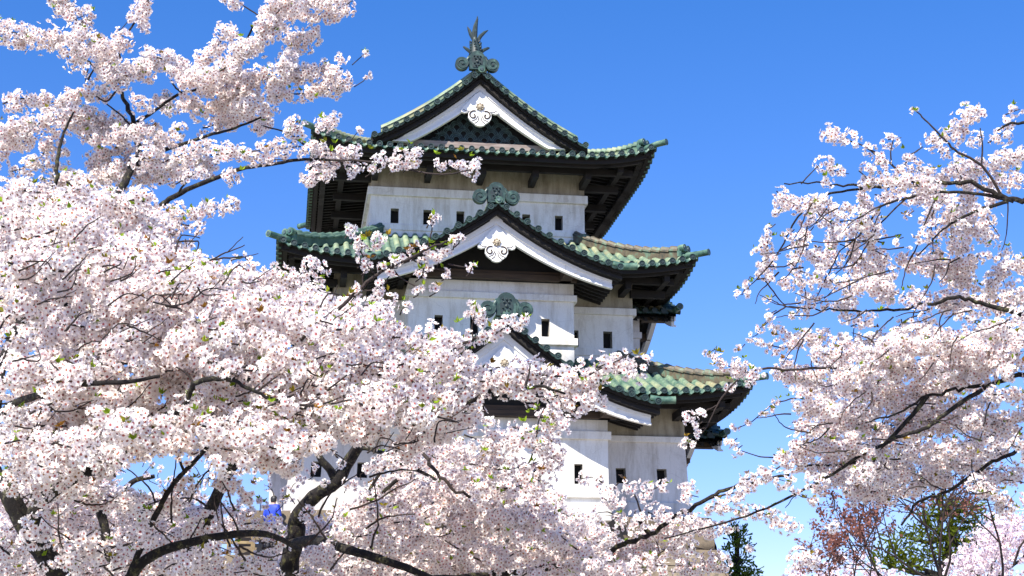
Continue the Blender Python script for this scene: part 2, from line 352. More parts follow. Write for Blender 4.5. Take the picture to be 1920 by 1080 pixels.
# gables -------------------------------------------------------------------------------------------------
def arc_pts(cx, cz, r, a0, a1, n): return [(cx+r*math.cos(a0+(a1-a0)*k/n), cz+r*math.sin(a0+(a1-a0)*k/n)) for k in range(n+1)]
def ornament_ridge(fn, zb, parent, s=1.0, name='ridge_end_ornament'):
    """onigawara: arched plate with a carved face, big scroll discs at both sides"""
    e = MB(); f = lambda u, v, d: fn(u*s, d, zb+v*s)
    arch = [(-.27, -.12), (.27, -.12), (.30, .12), (.34, .2), (.33, .36)] + arc_pts(0, .30, .27, .35, math.pi-.35, 8) + [(-.33, .36), (-.34, .2), (-.30, .12)]
    e.extr(arch, f, -.04, .14, 0)
    inner = [(-.17, -.05), (.17, -.05), (.19, .22)] + arc_pts(0, .25, .17, .3, math.pi-.3, 6) + [(-.19, .22)]
    e.extr(inner, f, -.055, -.03, 1)
    out = [(.75*x, .02+.8*z) for x, z in inner]
    for (u, v, r) in ((-.07, .27, .04), (.07, .27, .04), (0, .16, .055), (-.1, .1, .035), (.1, .1, .035), (-.05, .02, .035), (.05, .02, .035), (0, .35, .035), (-.11, .36, .03), (.11, .36, .03)):
        e.tube([f(u, v, -.05), f(u, v, -.085), f(u, v, -.1)], [r*s, r*s*.8, r*s*.3], 8, 2)
    for k in (-1, 1):
        e.tube([f(k*.53, .06, -.08), f(k*.53, .06, .12)], .235*s, 20, 0)
        sp = []
        for j in range(26):
            a = math.pi*(.5+k*.4)+k*j*.33; rr = .215-.0068*j
            sp.append(f(k*.53+rr*math.cos(a), .06+rr*math.sin(a), -.085))
        e.tube(sp, .018*s, 5, 0)
        e.tube([f(k*.53, .06, -.085), f(k*.53, .06, -.11)], .045*s, 10, 1)
        e.tube([f(k*.30, .30, -.02), f(k*.36, .2, -.03), f(k*.34, .1, -.03), f(k*.42, -.02, -.03), f(k*.52, -.08, -.03)], [.05*s, .06*s, .05*s, .05*s, .03*s], 8, 0)
    return B(e, name, ['tile_orn', 'tile_dark', 'tile_dark'], parent)
def gegyo(fn, zc, parent, s=1.0):
    """carved white pendant below the gable peak: wings, two scrolls, drooping lobes, flower boss"""
    f = lambda u, v, d: fn(u*s, d, zc+v*s)
    e = MB()
    half = [(0, .62), (.16, .5), (.34, .28), (.5, .1), (.57, .0), (.55, -.06), (.46, -.09), (.36, -.06), (.30, -.03), (.34, -.09), (.345, -.2), (.30, -.3), (.22, -.37), (.17, -.40), (.13, -.45), (.06, -.475), (0, -.485)]
    pts = half + [(-x, z) for x, z in half[-2:0:-1]]
    e.extr(pts, f, -.06, .06, 0)
    for k in (-1, 1):
        sp = [f(k*(.19+.15*(1-j/22)*math.cos(2.0-j*.33)), -.15+.15*(1-j/24)*math.sin(2.0-j*.33), -.064) for j in range(20)]
        e.tube(sp, [.024*s]*20, 5, 1)
        e.tube([f(k*.03, -.2, -.062), f(k*.06, -.33, -.062), f(k*.15, -.4, -.062)], .015*s, 4, 1)
        e.tube([f(k*.05, -.15, -.062), f(k*.12, -.28, -.062), f(k*.24, -.33, -.062)], .015*s, 4, 1)
        e.tube([f(k*.3, -.02, -.062), f(k*.42, -.03, -.062), f(k*.5, .03, -.062)], .013*s, 4, 1)
    o = B(e, 'gable_pendant', ['white_wood', 'wood_brown'], parent, bevel=.01)
    e = MB()
    for j in range(8):
        a = j*math.pi/4; e.tube([f(.03*math.cos(a), .12+.03*math.sin(a), -.07), f(.1*math.cos(a), .12+.1*math.sin(a), -.09), f(.135*math.cos(a), .12+.135*math.sin(a), -.07)], [.02*s, .035*s, .01*s], 6, 0)
    e.tube([f(0, .12, -.06), f(0, .12, -.13), f(0, .12, -.15)], [.07*s, .06*s, .02*s], 10, 0)
    B(e, 'flower_boss', ['boss'], o)
    return o
M['boss'] = mat_simple('weathered_boss', [(.35, (.2, .15, .09)), (.6, (.5, .43, .32))], 14, .8, .2)
def gable(name, fn, w, za, ze, acoef, depth, wall_d, brd, mat_wall='void', pendant=None, orn=1.0, beam=None, pattern=None, slope_end=0, white=True, verge_ridge=.2, pipe=True, back=None):
    """gabled roof; fn(u, d, z): u along the gable front, d inward from the verge. returns the roof object"""
    drop = za-ze
    def prof(u): q = abs(u)/w; return za-drop*(acoef*q+(1-acoef)*q*q)
    r = .088; mb = MB()
    # arc length table along a slope
    us = np.linspace(0, w, 60); zs_ = np.array([prof(u) for u in us]); L = np.concatenate([[0], np.cumsum(np.hypot(np.diff(us), np.diff(zs_)))])
    u_at = lambda l: float(np.interp(l, L, us))
    for k in (-1, 1):
        nrib = max(2, round((depth-.42)/.325)); p = (depth-.42)/nrib; cols = [(.42, 0)]
        for i in range(nrib):
            c_ = .42+(i+.5)*p
            for d in (-p*.36, -r*1.02, -r*.93, -r*.55, 0, r*.55, r*.93, r*1.02, p*.36):
                cols.append((c_+d, math.sqrt(max(0, r*r-d*d))*1.05 if abs(d) < r else (-.012 if abs(d) > .11 else 0)))
            cols.append((.42+(i+1)*p, -.03))
        rows = []
        l = 0
        while l < L[-1]-.01:
            for ll, dz in ((l, 0), (min(L[-1], l+.235), .016)):   # from the ridge down
                u = u_at(ll); rows.append([fn(k*u, d, prof(u)+h+dz) for d, h in cols])
            l += .24
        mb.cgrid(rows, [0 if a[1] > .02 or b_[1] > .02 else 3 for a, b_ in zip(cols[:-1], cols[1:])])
        u = w; mb.grid([[fn(k*u, d, prof(u)+h) for d, h in cols], [fn(k*(u+.01), d, prof(u)+min(h, 0)-.08) for d, h in cols], [fn(k*(u-.12), d, prof(u)-.085) for d, h in cols]], 1)
        for i in range(nrib):
            c_ = .42+(i+.5)*p
            e1 = [fn(k*(w+.05), c_+.096*math.cos(2*math.pi*j/12), prof(w)+.096*math.sin(2*math.pi*j/12)) for j in range(12)]
            e0 = [fn(k*(w-.15), c_+.096*math.cos(2*math.pi*j/12), prof(w)+.06+.096*math.sin(2*math.pi*j/12)) for j in range(12)]
            mb.grid([e0, e1], 1, True); mb.poly(e1, 2)
        # verge: a row of short round tiles looking out over the front, on a thin slab
        n = round(L[-1]/.40); sp = L[-1]/n
        for i in range(n):
            l = (i+.75)*sp; u = u_at(min(l, L[-1])); z = prof(u)-.01; ra = .102
            a = [fn(k*u+ra*math.cos(2*math.pi*j/14), 0, z+ra*math.sin(2*math.pi*j/14)) for j in range(14)]
            b_ = [fn(k*u+ra*.92*math.cos(2*math.pi*j/14), .5, z+.05+ra*.92*math.sin(2*math.pi*j/14)) for j in range(14)]
            i1 = [fn(k*u+ra*.8*math.cos(2*math.pi*j/14), 0, z+ra*.8*math.sin(2*math.pi*j/14)) for j in range(14)]
            i2 = [fn(k*u+ra*.72*math.cos(2*math.pi*j/14), .02, z+ra*.72*math.sin(2*math.pi*j/14)) for j in range(14)]
            mb.grid([b_, a, i1], 1, True); mb.grid([i1, i2], 2, True); mb.poly(i2, 2)
            for q in (0, 1):   # two comma swirls
                pts = [fn(k*u+(.045-.004*j)*math.cos(q*math.pi+j*.55)*1., .012, z+(.045-.004*j)*math.sin(q*math.pi+j*.55)) for j in range(7)]
                mb.tube(pts, [.016-.0018*j for j in range(7)], 5, 1)
            # curled pan between
            l2 = (i+.25)*sp; m0 = [u_at(max(0, l2-.12)), u_at(l2), u_at(min(L[-1], l2+.12))]
            row0 = [fn(k*m0[0], .03, prof(m0[0])-.01), fn(k*m0[1], .03, prof(m0[1])-.06), fn(k*m0[2], .03, prof(m0[2])-.01)]
            row1 = [fn(k*m0[0], .5, prof(m0[0])+.03), fn(k*m0[1], .5, prof(m0[1])), fn(k*m0[2], .5, prof(m0[2])+.03)]
            row2 = [fn(k*m0[0], .06, prof(m0[0])-.09), fn(k*m0[1], .04, prof(m0[1])-.13), fn(k*m0[2], .06, prof(m0[2])-.09)]
            mb.grid([row2, row0, row1], 1)
        nn = 26; uu = [w*i/nn for i in range(nn+1)]
        mb.grid([[fn(k*u, .06, prof(u)-.02) for u in uu], [fn(k*u, .5, prof(u)+.0) for u in uu]], 0)
        # low verge ridge set back from the row
        if verge_ridge:
            hh = verge_ridge
            sec = [(.3, 0), (.3, hh*.6), (.27, hh*.66), (.3, hh*.9), (.42, hh*1.15), (.54, hh*.9), (.56, 0)]
            uu2 = [.25+(w-.3-.25)*i/nn for i in range(nn+1)]
            mb.grid([[fn(k*u, d, prof(u)+v) for d, v in sec] for u in uu2], 0)
            mb.poly([fn(k*uu2[-1], d, prof(uu2[-1])+v) for d, v in sec], 1)
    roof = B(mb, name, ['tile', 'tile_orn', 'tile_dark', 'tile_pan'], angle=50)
    # dark board below the verge, soffit
    s = MB(); nn = 26; uu = [w*i/nn for i in range(nn+1)]
    for k in (-1, 1):
        for d0, d1, o0, o1 in ((.16, .26, .05, .17), (.24, .38, .15, .33)):
            s.grid([[fn(k*u, d, prof(u)-o) for u in uu] for d, o in ((d0, o0), (d0, o1), (d1+.1, o1), (d1+.1, o0), (d0, o0))], 0)
        s.grid([[fn(k*u, d, prof(u)-o) for u in uu] for d, o in ((.2, .22), (wall_d+.05, .22), (min(depth, wall_d+1.2), .22))], 0)
        nj = max(2, int((depth)/.34))
        for j in range(nj):   # rafters under the slope
            d = .42+j*.34
            if d > depth-.1: break
            pl = [(u, prof(u)-.23) for u in np.linspace(.2, w-.06, 8)]
            for a, b_ in zip(pl[:-1], pl[1:]):
                s.hexa([fn(k*u, dd, z-o) for o in (.13, 0) for u, z, dd in ((a[0], a[1], d), (b_[0], b_[1], d), (b_[0], b_[1], d+.11), (a[0], a[1], d+.11))], 0)
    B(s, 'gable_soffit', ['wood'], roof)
    # curved white bargeboards in two steps
    top0, thick, wb, bd, cut = brd
    for k in (-1, 1):
        q = MB(); ub = [wb*i/nn for i in range(nn+1)]
        tz = lambda u: prof(u)-top0*(1-.45*u/w); bz = lambda u: tz(u)-thick*(1-.2*u/wb)
        if cut is not None:
            bz_ = bz; bz = lambda u: max(bz_(u), min(cut, tz(u)-.01))
        for d0, d1, f0, f1 in ((bd, bd+.1, .0, 1.), (bd-.05, bd-.001, .0, .48), (bd-.065, bd-.001, .86, 1.0)):
            lo = [(u, tz(u)*(1-f1)+bz(u)*f1) for u in ub]; hi = [(u, tz(u)*(1-f0)+bz(u)*f0) for u in ub]
            q.grid([[fn(k*u, d0, z) for u, z in hi], [fn(k*u, d0, z) for u, z in lo], [fn(k*u, d1, z) for u, z in lo], [fn(k*u, d1, z) for u, z in hi], [fn(k*u, d0, z) for u, z in hi]], 0)
            q.poly([fn(k*hi[-1][0], d0, hi[-1][1]), fn(k*lo[-1][0], d0, lo[-1][1]), fn(k*lo[-1][0], d1, lo[-1][1]), fn(k*hi[-1][0], d1, hi[-1][1])], 0)
        B(q, 'bargeboard', ['white_wood'], roof, angle=30)
    # gable wall
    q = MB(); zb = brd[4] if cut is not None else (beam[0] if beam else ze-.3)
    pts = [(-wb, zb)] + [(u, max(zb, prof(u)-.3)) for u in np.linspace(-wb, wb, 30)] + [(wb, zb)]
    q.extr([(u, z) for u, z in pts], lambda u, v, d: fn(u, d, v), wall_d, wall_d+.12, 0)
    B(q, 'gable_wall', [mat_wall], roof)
    if beam:      # tie beam, purlin ends with white caps
        z0, z1, hw = beam
        q = MB(); c = lambda u0, u1, d0, d1, a, b_: q.hexa([fn(u, d, z) for z in (a, b_) for u, d in ((u0, d0), (u1, d0), (u1, d1), (u0, d1))], 0)
        c(-hw, hw, wall_d-.18, wall_d+.02, z0, z0+.16); c(-hw+.1, hw-.1, wall_d-.1, wall_d+.02, z0+.16, z1)
        B(q, 'tie_beam', ['wood_brown'], roof)
        for k in (-1, 1):
            q = MB(); u0, u1 = sorted((k*(hw-.52), k*(hw-.18)))
            q.hexa([fn(u, d, z) for z, e in ((z0+.0, .0), (z0+.24, 0)) for u, d in ((u0, bd-.02), (u1, bd-.02), (u1, wall_d+.1), (u0, wall_d+.1))], 0)
            q.poly([fn(u0, bd-.024, z0), fn(u1, bd-.024, z0), fn(u1, bd-.024, z0+.24), fn(u0, bd-.024, z0+.24)], 1)
            B(q, 'purlin_end', ['wood_brown', 'white_wood'], roof, merge=False)
    if pattern: pattern(fn, prof, roof)
    if pendant: gegyo(lambda u, d, z: fn(u, bd-.07+d, z), pendant[0], roof, pendant[1])
    # main ridge
    q = MB(); sec = [(-.19, -.06), (-.19, .13), (-.23, .14), (-.23, .18), (-.15, .2), (-.11, .29), (0, .34), (.11, .29), (.15, .2), (.23, .18), (.23, .14), (.19, .13), (.19, -.06)]
    dd = [.12+(depth-.12)*i/10 for i in range(11)]
    q.grid([[fn(u, d, za+v) for u, v in sec] for d in dd], 0); q.poly([fn(u, .12, za+v) for u, v in sec], 0)
    B(q, 'main_ridge', ['tile'], roof)
    q = MB(); p0, p1 = Vector(fn(0, -.02, za+.02)), Vector(fn(0, .5, za+.06)); q.tube([p0, p1], .115, 14, 0)
    q.tube([p0, p0+(p0-p1)*.05], [.07, .06], 12, 1); B(q, 'peak_tile', ['tile_green', 'tile_end'], roof)
    if orn: ornament_ridge(lambda u, d, z: fn(u+orn[1], .05+d, z), za+orn[2], roof, orn[0])
    if pipe:
        for k in (-1, 1):
            q = MB(); a, b_, c_ = Vector(fn(k*(w-.3), .2, prof(w-.3)+.05)), Vector(fn(k*(w+.0), .17, prof(w)+.06)), Vector(fn(k*(w+.42), .13, prof(w)+.07))
            q.tube([a, b_, c_], .108, 14, 0, False); q.tube([c_, c_+(c_-b_)*.03], .118, 14, 0); q.tube([c_+(c_-b_)*.032, c_+(c_-b_)*.05], [.08, .07], 12, 1)
            B(q, 'verge_pipe_tile', ['tile_green', 'tile_end'], roof)
    return roof
M['wood_brown'] = mat_simple('brown_wood', [(.3, (.03, .02, .013)), (.6, (.07, .045, .028)), (.8, (.11, .08, .05))], 3, .85, .3, vscale=(.4, 1, 4))
def waves(fn, prof, roof):       # overlapping wave-scale relief filling the top gable
    q = MB(); base = 17.72
    for row in range(5):
        for i in range(-8, 9):
            u = i*.46+(.23 if row % 2 else 0); z = base+row*.2-.02
            if z+.2 > prof(u)-.72 or abs(u) > 3: continue
            for rr in (.22, .165, .11):
                q.tube([fn(u+rr*math.cos(a), 1.06-.02*row, z+rr*math.sin(a)) for a in np.linspace(0, math.pi, 9)], .021, 4, 0, False)
    for u, z in ((-1.25, 18.05), (-.95, 18.3), (.95, 18.35), (-1.7, 17.98)):
        for a in range(5):
            q.tube([fn(u, 1.0, z), fn(u+.16*math.cos(a*1.1), .97, z+.13*math.sin(a*1.1))], [.03, .008], 5, 0)
    B(q, 'wave_relief', ['tile_end'], roof)
    q = MB(); q.hexa([fn(u, d, z) for z in (17.5, 17.7) for u, d in ((-2.55, .72), (2.55, .72), (2.55, 1.1), (-2.55, 1.1))], 0)
    B(q, 'gable_sill_board', ['wood_grey'], roof)
GT = gable('top_gable_roof', lambda u, d, z: (CX-.15+u, 1.25+d, z), 3.5, 19.96, 17.52, 1.31, 9.0, 1.1, (.24, .62, 3.1, .52, 17.52), 'void', (18.68, 1.1), (.94, -.14, .12), None, waves, verge_ridge=.3, pipe=False)
GM = gable('middle_gable_roof', lambda u, d, z: (CX+u, -1.8+d, z), 3.75, 14.5, 12.6, 1.5, 4.5, 1.65, (.3, .55, 3.5, .55, None), 'void', (13.2, 1.0), (.92, -.07, .05), (12.5, 12.78, 2.62), verge_ridge=0)
GL = gable('lower_gable_roof', lambda u, d, z: (CX+.08+u, -2.9+d, z), 4.45, 10.72, 8.36, 1.65, 4.3, 1.55, (.32, .58, 4.25, .55, None), 'void', (9.3, 1.0), (1.0, 0, .1), (8.08, 8.4, 3.45), verge_ridge=0)
# projecting bays ----------------------------------------------------------------------------------------
def bay(name, x0, x1, y0, y1, z0, z1, band, sill, holes, notch=False):
    mb = MB()
    slits_wall(mb, x0, x1, z0, z1, y0, holes, 0)
    for a, c_ in (((x1, y0), (x1, y1)), ((x0, y1), (x0, y0))): mb.poly([(*a, z0), (*c_, z0), (*c_, z1), (*a, z1)], 0)
    wob = B(mb, name, ['plaster']); q = MB()
    for z_, out in ((band, .09), (sill, .1)):
        for a in ((x0-out, x1+out, y0-out, y0+.02), (x0-out, x0+.02, y0+.02, y1), (x1-.02, x1+out, y0+.02, y1)): q.box(*a, *z_)
    B(q, 'string_course', ['plaster'], wob, bevel=.012)
    slit_windows(holes, y0, wob)
    return wob
bay('middle_bay', 3.46, 8.5, 0, 1.6, 10.05, 12.5, (11.93, 12.13), (10.56, 10.78), [H_(x, 10.82, 11.38, .25) for x in (4.36, 5.44, 6.52, 7.62)])
bl = bay('lower_bay', 2.7, 9.24, -1.2, .1, 5.66, 8.2, (7.5, 7.74), (5.8, 6.02), [H_(x, 6.2, 6.78, .25) for x in (3.5, 4.7, 5.95, 7.15, 8.36)])
q = MB()
q.box(2.62, 9.3, -1.3, -1.15, 5.3, 5.66)
for x0, x1 in ((2.62, 3.4), (3.72, 4.8), (5.1, 6.2), (6.52, 7.3), (7.62, 8.3), (8.6, 9.3)): q.box(x0, x1, -1.3, -1.15, 5.15, 5.3)
q.box(9.16, 9.3, -1.15, 0, 5.15, 5.66); q.box(2.62, 2.76, -1.15, 0, 5.15, 5.66)
B(q, 'drop_box', ['plaster'], bl, bevel=.01)
# side bays with their own gables
for sgn, xw, xv, cy, w_, za, ze, zlo, zhi, nm in ((1, 10.68, 12.55, 5, 2.35, 13.75, 12.45, 10.3, 12.4, 'side'), (-1, 1.25, -.7, 5, 2.35, 13.75, 12.45, 10.3, 12.4, 'side'),
                                        (1, 11.86, 13.9, 5, 2.6, 9.75, 8.35, 5.5, 8.2, 'side'), (-1, .12, -1.95, 5, 2.6, 9.75, 8.35, 5.5, 8.2, 'side')):
    gable('side_gable_roof', lambda u, d, z: (xv-sgn*d, cy+u*sgn, z), w_, za, ze, 1.3, abs(xv-xw)+.4, abs(xv-xw)-.6, (.3, .45, w_-.1, .2, None), 'void', None, (.75, 0, .05), (zlo+(zhi-zlo)*.96, ze, w_*.75), verge_ridge=0)
    q = MB(); a, b_ = sorted((xw, xw+sgn*.62)); q.box(a, b_, cy-1.75, cy+1.75, zlo, zhi, 0)
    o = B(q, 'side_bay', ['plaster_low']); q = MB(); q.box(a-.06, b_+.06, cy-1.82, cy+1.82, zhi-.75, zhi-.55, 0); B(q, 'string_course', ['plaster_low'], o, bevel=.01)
# roof-top fish
def finial(y, flip):
    q = MB(); px, z0 = CX-.28 if not flip else CX-.05, 20.3
    body = [(0, 0, .2), (0, .12, .21), (.0, .3, .2), (0, .5, .165), (-.01, .68, .12), (-.03, .85, .075)]
    q.tube([(px+x, y+flip*.0+.12*z*(1 if not flip else -1), z0+.25+z) for x, z, r in body], [r for _, _, r in body], 10, 0)
    for z in np.linspace(.08, .6, 6):
        for k in range(6):
            a = k*math.pi/3+z*9; rr = .19-.07*max(0, z-.3)
            q.tube([(px+rr*math.cos(a), y+.12*z+rr*math.sin(a), z0+.25+z), (px+(rr+.03)*math.cos(a), y+.12*z+(rr+.03)*math.sin(a), z0+.31+z)], [.05, .015], 5, 0)
    o = B(q, 'roof_fish', ['tile_dark'], GT)
    def fin(pts, r, m='tile_end'):
        f = MB(); f.tube([(px+x, y+.1*z, z0+.25+z) for x, z in pts], r, 7, 0); B(f, 'fin', ['tile_dark'], o)
    fin([(-.02, .72), (-.03, 1.0), (.0, 1.25), (.06, 1.5), (.065, 1.62)], [.07, .095, .075, .035, .01])
    fin([(-.06, .7), (-.16, .92), (-.23, 1.1), (-.27, 1.2)], [.06, .07, .045, .012])
    fin([(.06, .66), (.16, .86), (.3, 1.02), (.42, 1.11)], [.06, .065, .05, .012])
    fin([(-.13, .2), (-.27, .34), (-.38, .42), (-.42, .44)], [.05, .06, .04, .012])
    fin([(.14, .22), (.28, .36), (.42, .44), (.47, .45)], [.05, .06, .045, .012])
finial(1.8, 0); finial(10.0, 1)
# ------------------------------------------------------------------ stone wall below the keep
def stone_wall(label, XR, XL, YF, YB, ZT, seed):
    o = empty('stone_wall', (5, 4, GZ), label, 'stone wall'); bat = .22
    mb = MB(); hcore = ZT-GZ
    c = lambda z, i: (ZT-z)*bat+i
    lo, hi = GZ-.3, ZT-.02
    mb.hexa([(XL, YF-c(lo, -.1), lo), (XR+c(lo, -.1), YF-c(lo, -.1), lo), (XR+c(lo, -.1), YB, lo), (XL, YB, lo),
             (XL, YF-c(hi, -.1), hi), (XR+c(hi, -.1), YF-c(hi, -.1), hi), (XR+c(hi, -.1), YB, hi), (XL, YB, hi)], 0)
    mb.build('earth_core', ['wood_grey'], o, (5, 4, GZ), merge=False)
    rr = random.Random(seed); mb = MB()
    def block(fn, a0, a1, z0, z1):
        j = lambda s=.05: rr.uniform(-s, s)
        bulge = rr.uniform(.03, .08); g_ = .012; nx, nz = 10, 8; ph = rr.uniform(0, 9)
        P = []
        for jz in range(nz+1):
            row = []
            for ix in range(nx+1):
                u, v = ix/nx, jz/nz; e = min(u, 1-u, v, 1-v)
                h = bulge*(1-(1-min(1, e*7))**2)+.025*math.sin(ph+u*7+v*5)*min(1, e*6)+rr.uniform(-.02, .02)
                cu = .5+(u-.5)*(1-.03*(abs(v-.5)*2)**8); cv = .5+(v-.5)*(1-.04*(abs(u-.5)*2)**8)
                row.append(fn(a0+g_+(a1-a0-2*g_)*cu, z0+g_+(z1-z0-2*g_)*cv, h))
            P.append(row)
        mb.grid(P, 0)
    front = lambda a, z, h: (a, YF-(ZT-z)*bat-h+.05, z)
    right = lambda a, z, h: (XR+(ZT-z)*bat+h-.05, a, z)
    z = GZ
    rows = []
    while z < ZT-.05:
        h = min(rr.uniform(.6, 1.0), ZT-z)
        if ZT-z-h < .35: h = ZT-z
        rows.append((z, z+h)); z += h
    for i, (z0, z1) in enumerate(rows):
        xr = XR+(ZT-(z0+z1)/2)*bat; a = xr; first = True
        while a > XL:
            wd = (1.7 if i % 2 else 1.0) if first else rr.uniform(.6, 1.5); first = False
            block(front, a-wd, a, z0+rr.uniform(-.04, .04), z1+rr.uniform(-.04, .04)); a -= wd
        a = YF-(ZT-(z0+z1)/2)*bat; first = True
        while a < min(26, YB):
            wd = (1.0 if i % 2 else 1.7) if first else rr.uniform(.7, 1.6); first = False
            block(right, a, a+wd, z0, z1); a += wd
    mb.build('stone_blocks', ['stone'], o, (5, 4, GZ), angle=60, merge=False)
m, nt_, b = new_mat('stone')
n1 = noise(nt_, .55, 4, .6); n2 = noise(nt_, 3.5, 8, .72); n3 = noise(nt_, 30, 4, .7)
c = ramp(nt_, [(.3, (.10, .075, .048)), (.5, (.19, .148, .10)), (.7, (.28, .23, .16))], n1)
c = mixc(nt_, ramp(nt_, [(.52, (0, 0, 0)), (.66, (.75, .75, .75))], n2), c, (.07, .06, .048))
c = mixc(nt_, .35, c, ramp(nt_, [(.35, (.35, .35, .35)), (.65, (1, 1, 1))], n3), 'MULTIPLY')
nt_.links.new(c, b.inputs['Base Color']); b.inputs['Roughness'].default_value = .95; bump(nt_, b, mixc(nt_, .5, n2, n3), .6, .04)
M['stone'] = m
stone_wall('battered wall of big pale fitted stone blocks that carries the castle keep', 12.42, -.7, -.45, 40, 5.4, 5)
stone_wall('lower stone wall of the terrace at the left foot of the keep', -.75, -22, -1.6, 40, 4.0, 8)
# ------------------------------------------------------------------ blossom and bark materials
def petal_mat(name):
    m, nt, b = new_mat(name); out = nt.nodes['Material Output']
    a = nt.nodes.new('ShaderNodeAttribute'); a.attribute_name = 'tint'
    d = nt.nodes.new('ShaderNodeBsdfDiffuse'); t = nt.nodes.new('ShaderNodeBsdfTranslucent'); mx = nt.nodes.new('ShaderNodeMixShader')
    mx.inputs[0].default_value = .42
    nt.links.new(a.outputs['Color'], d.inputs[0]); nt.links.new(a.outputs['Color'], t.inputs[0])
    nt.links.new(d.outputs[0], mx.inputs[1]); nt.links.new(t.outputs[0], mx.inputs[2]); nt.links.new(mx.outputs[0], out.inputs[0])
    nt.nodes.remove(b); return m
M['petal'] = petal_mat('petal'); M['leaf'] = petal_mat('leaf')
m, nt_, b = new_mat('bark')
n1 = noise(nt_, 17, 7, .75); n2 = noise(nt_, 60, 6, .75, coords(nt_, (1, 1, .6))); n3 = noise(nt_, 34, 6, .75)
c = ramp(nt_, [(.35, (.003, .002, .002)), (.55, (.010, .007, .006)), (.7, (.035, .027, .022))], n2)
c = mixc(nt_, ramp(nt_, [(.535, (0, 0, 0)), (.63, (.8, .8, .8))], n1), c, (.085, .08, .022))
c = mixc(nt_, ramp(nt_, [(.565, (0, 0, 0)), (.65, (.75, .75, .75))], n3), c, (.15, .145, .095))
nt_.links.new(c, b.inputs['Base Color']); b.inputs['Roughness'].default_value = .95; bump(nt_, b, mixc(nt_, .5, n2, n1), 1., .02)
M['bark'] = m
M['twig'] = mat_simple('twig_bark', [(.3, (.012, .007, .006)), (.6, (.032, .02, .016)), (.8, (.09, .065, .05))], 14, .85, .2)
# ------------------------------------------------------------------ flower geometry (numpy)
def flower_template():
    v, col, q, tri, pen = [(0, 0, -.02)], [0], [], [], []
    for p in range(5):
        a = p*2*math.pi/5
        P = lambda r, da, z: (r*math.cos(a+da), r*math.sin(a+da), z)
        k = len(v)
        v += [P(.60, .60, .06), P(.97, .36, .2), P(.86, 0, .2), P(.97, -.36, .2), P(.60, -.60, .06), P(.34, 0, .01)]
        col += [.62, 1, .95, 1, .62, .38]
        q += [(0, k+5, k+1-0, k+0)] if False else []
        q += [(0, k+5, k+2, k+1), (0, k+4, k+3, k+5)]   # placeholders fixed below
        q = q[:-2] + [(k+5, k+2, k+1, k), (k+5, k+4, k+3, k+2)]
        tri += [(0, k+5, k), (0, k+4, k+5)]
    k = len(v)
    for p in range(5):
        a = p*2*math.pi/5+.6; v.append((.295*math.cos(a), .295*math.sin(a), .10)); col.append(-1)
    pen = [tuple(range(k, k+5))]
    k = len(v)     # calyx behind
    v += [(0, 0, -.5)] + [(.17*math.cos(j*2.09), .17*math.sin(j*2.09), -.04) for j in range(3)]; col += [-2]*4
    tri += [(k, k+2, k+1), (k, k+3, k+2), (k, k+1, k+3)]
    return np.array(v), np.array(col, float), q, tri, pen
def fix_template():
    # petals as two quads and two triangles each: centre - mid - sides - tips
    v, col, _, _, _ = flower_template(); q, tri = [], []
    for p in range(5):
        k = 1+p*6      # sL, tL, notch, tR, sR, mid
        q += [(k+5, k+2, k+1, k+0), (k+5, k+4, k+3, k+2)]
        tri += [(0, k+5, k+0), (0, k+4, k+5)]
    k = 31; pen = [tuple(range(k, k+5))]; k = 36
    tri += [(k, k+2, k+1), (k, k+3, k+2), (k, k+1, k+3)]
    return v, col, q, tri, pen
FV, FC, FQ, FT, FP = fix_template()
def bases(n_):   # rotation matrices whose third column is the given unit normal, random spin
    n_ = n_/np.linalg.norm(n_, axis=1, keepdims=True); h = rng.normal(size=n_.shape)
    x = np.cross(h, n_); x /= np.linalg.norm(x, axis=1, keepdims=True); y = np.cross(n_, x)
    return np.stack([x, y, n_], axis=2)
def raw_mesh(name, V, faces_by_n, cols, mats, parent, org):
    """faces_by_n: list of (int array (F,k), material index)"""
    me = bpy.data.meshes.new(name); me.vertices.add(len(V)); me.vertices.foreach_set('co', (V-np.array(org)).astype(np.float32).ravel())
    loops = np.concatenate([f.ravel() for f, _ in faces_by_n]); tot = np.concatenate([np.full(len(f), f.shape[1]) for f, _ in faces_by_n])
    mi = np.concatenate([np.full(len(f), k) for f, k in faces_by_n])
    me.loops.add(len(loops)); me.loops.foreach_set('vertex_index', loops.astype(np.int32))
    me.polygons.add(len(tot)); me.polygons.foreach_set('loop_start', (np.cumsum(tot)-tot).astype(np.int32)); me.polygons.foreach_set('material_index', mi.astype(np.int32))
    me.update(calc_edges=True)
    if cols is not None:
        at_ = me.color_attributes.new('tint', 'FLOAT_COLOR', 'POINT'); at_.data.foreach_set('color', np.concatenate([cols, np.ones((len(cols), 1))], 1).astype(np.float32).ravel())
    for mm in mats: me.materials.append(M[mm])
    o = bpy.data.objects.new(name, me); COL.objects.link(o); o.parent = parent; return o
def lerp(a, b, t): return a+(b-a)*t
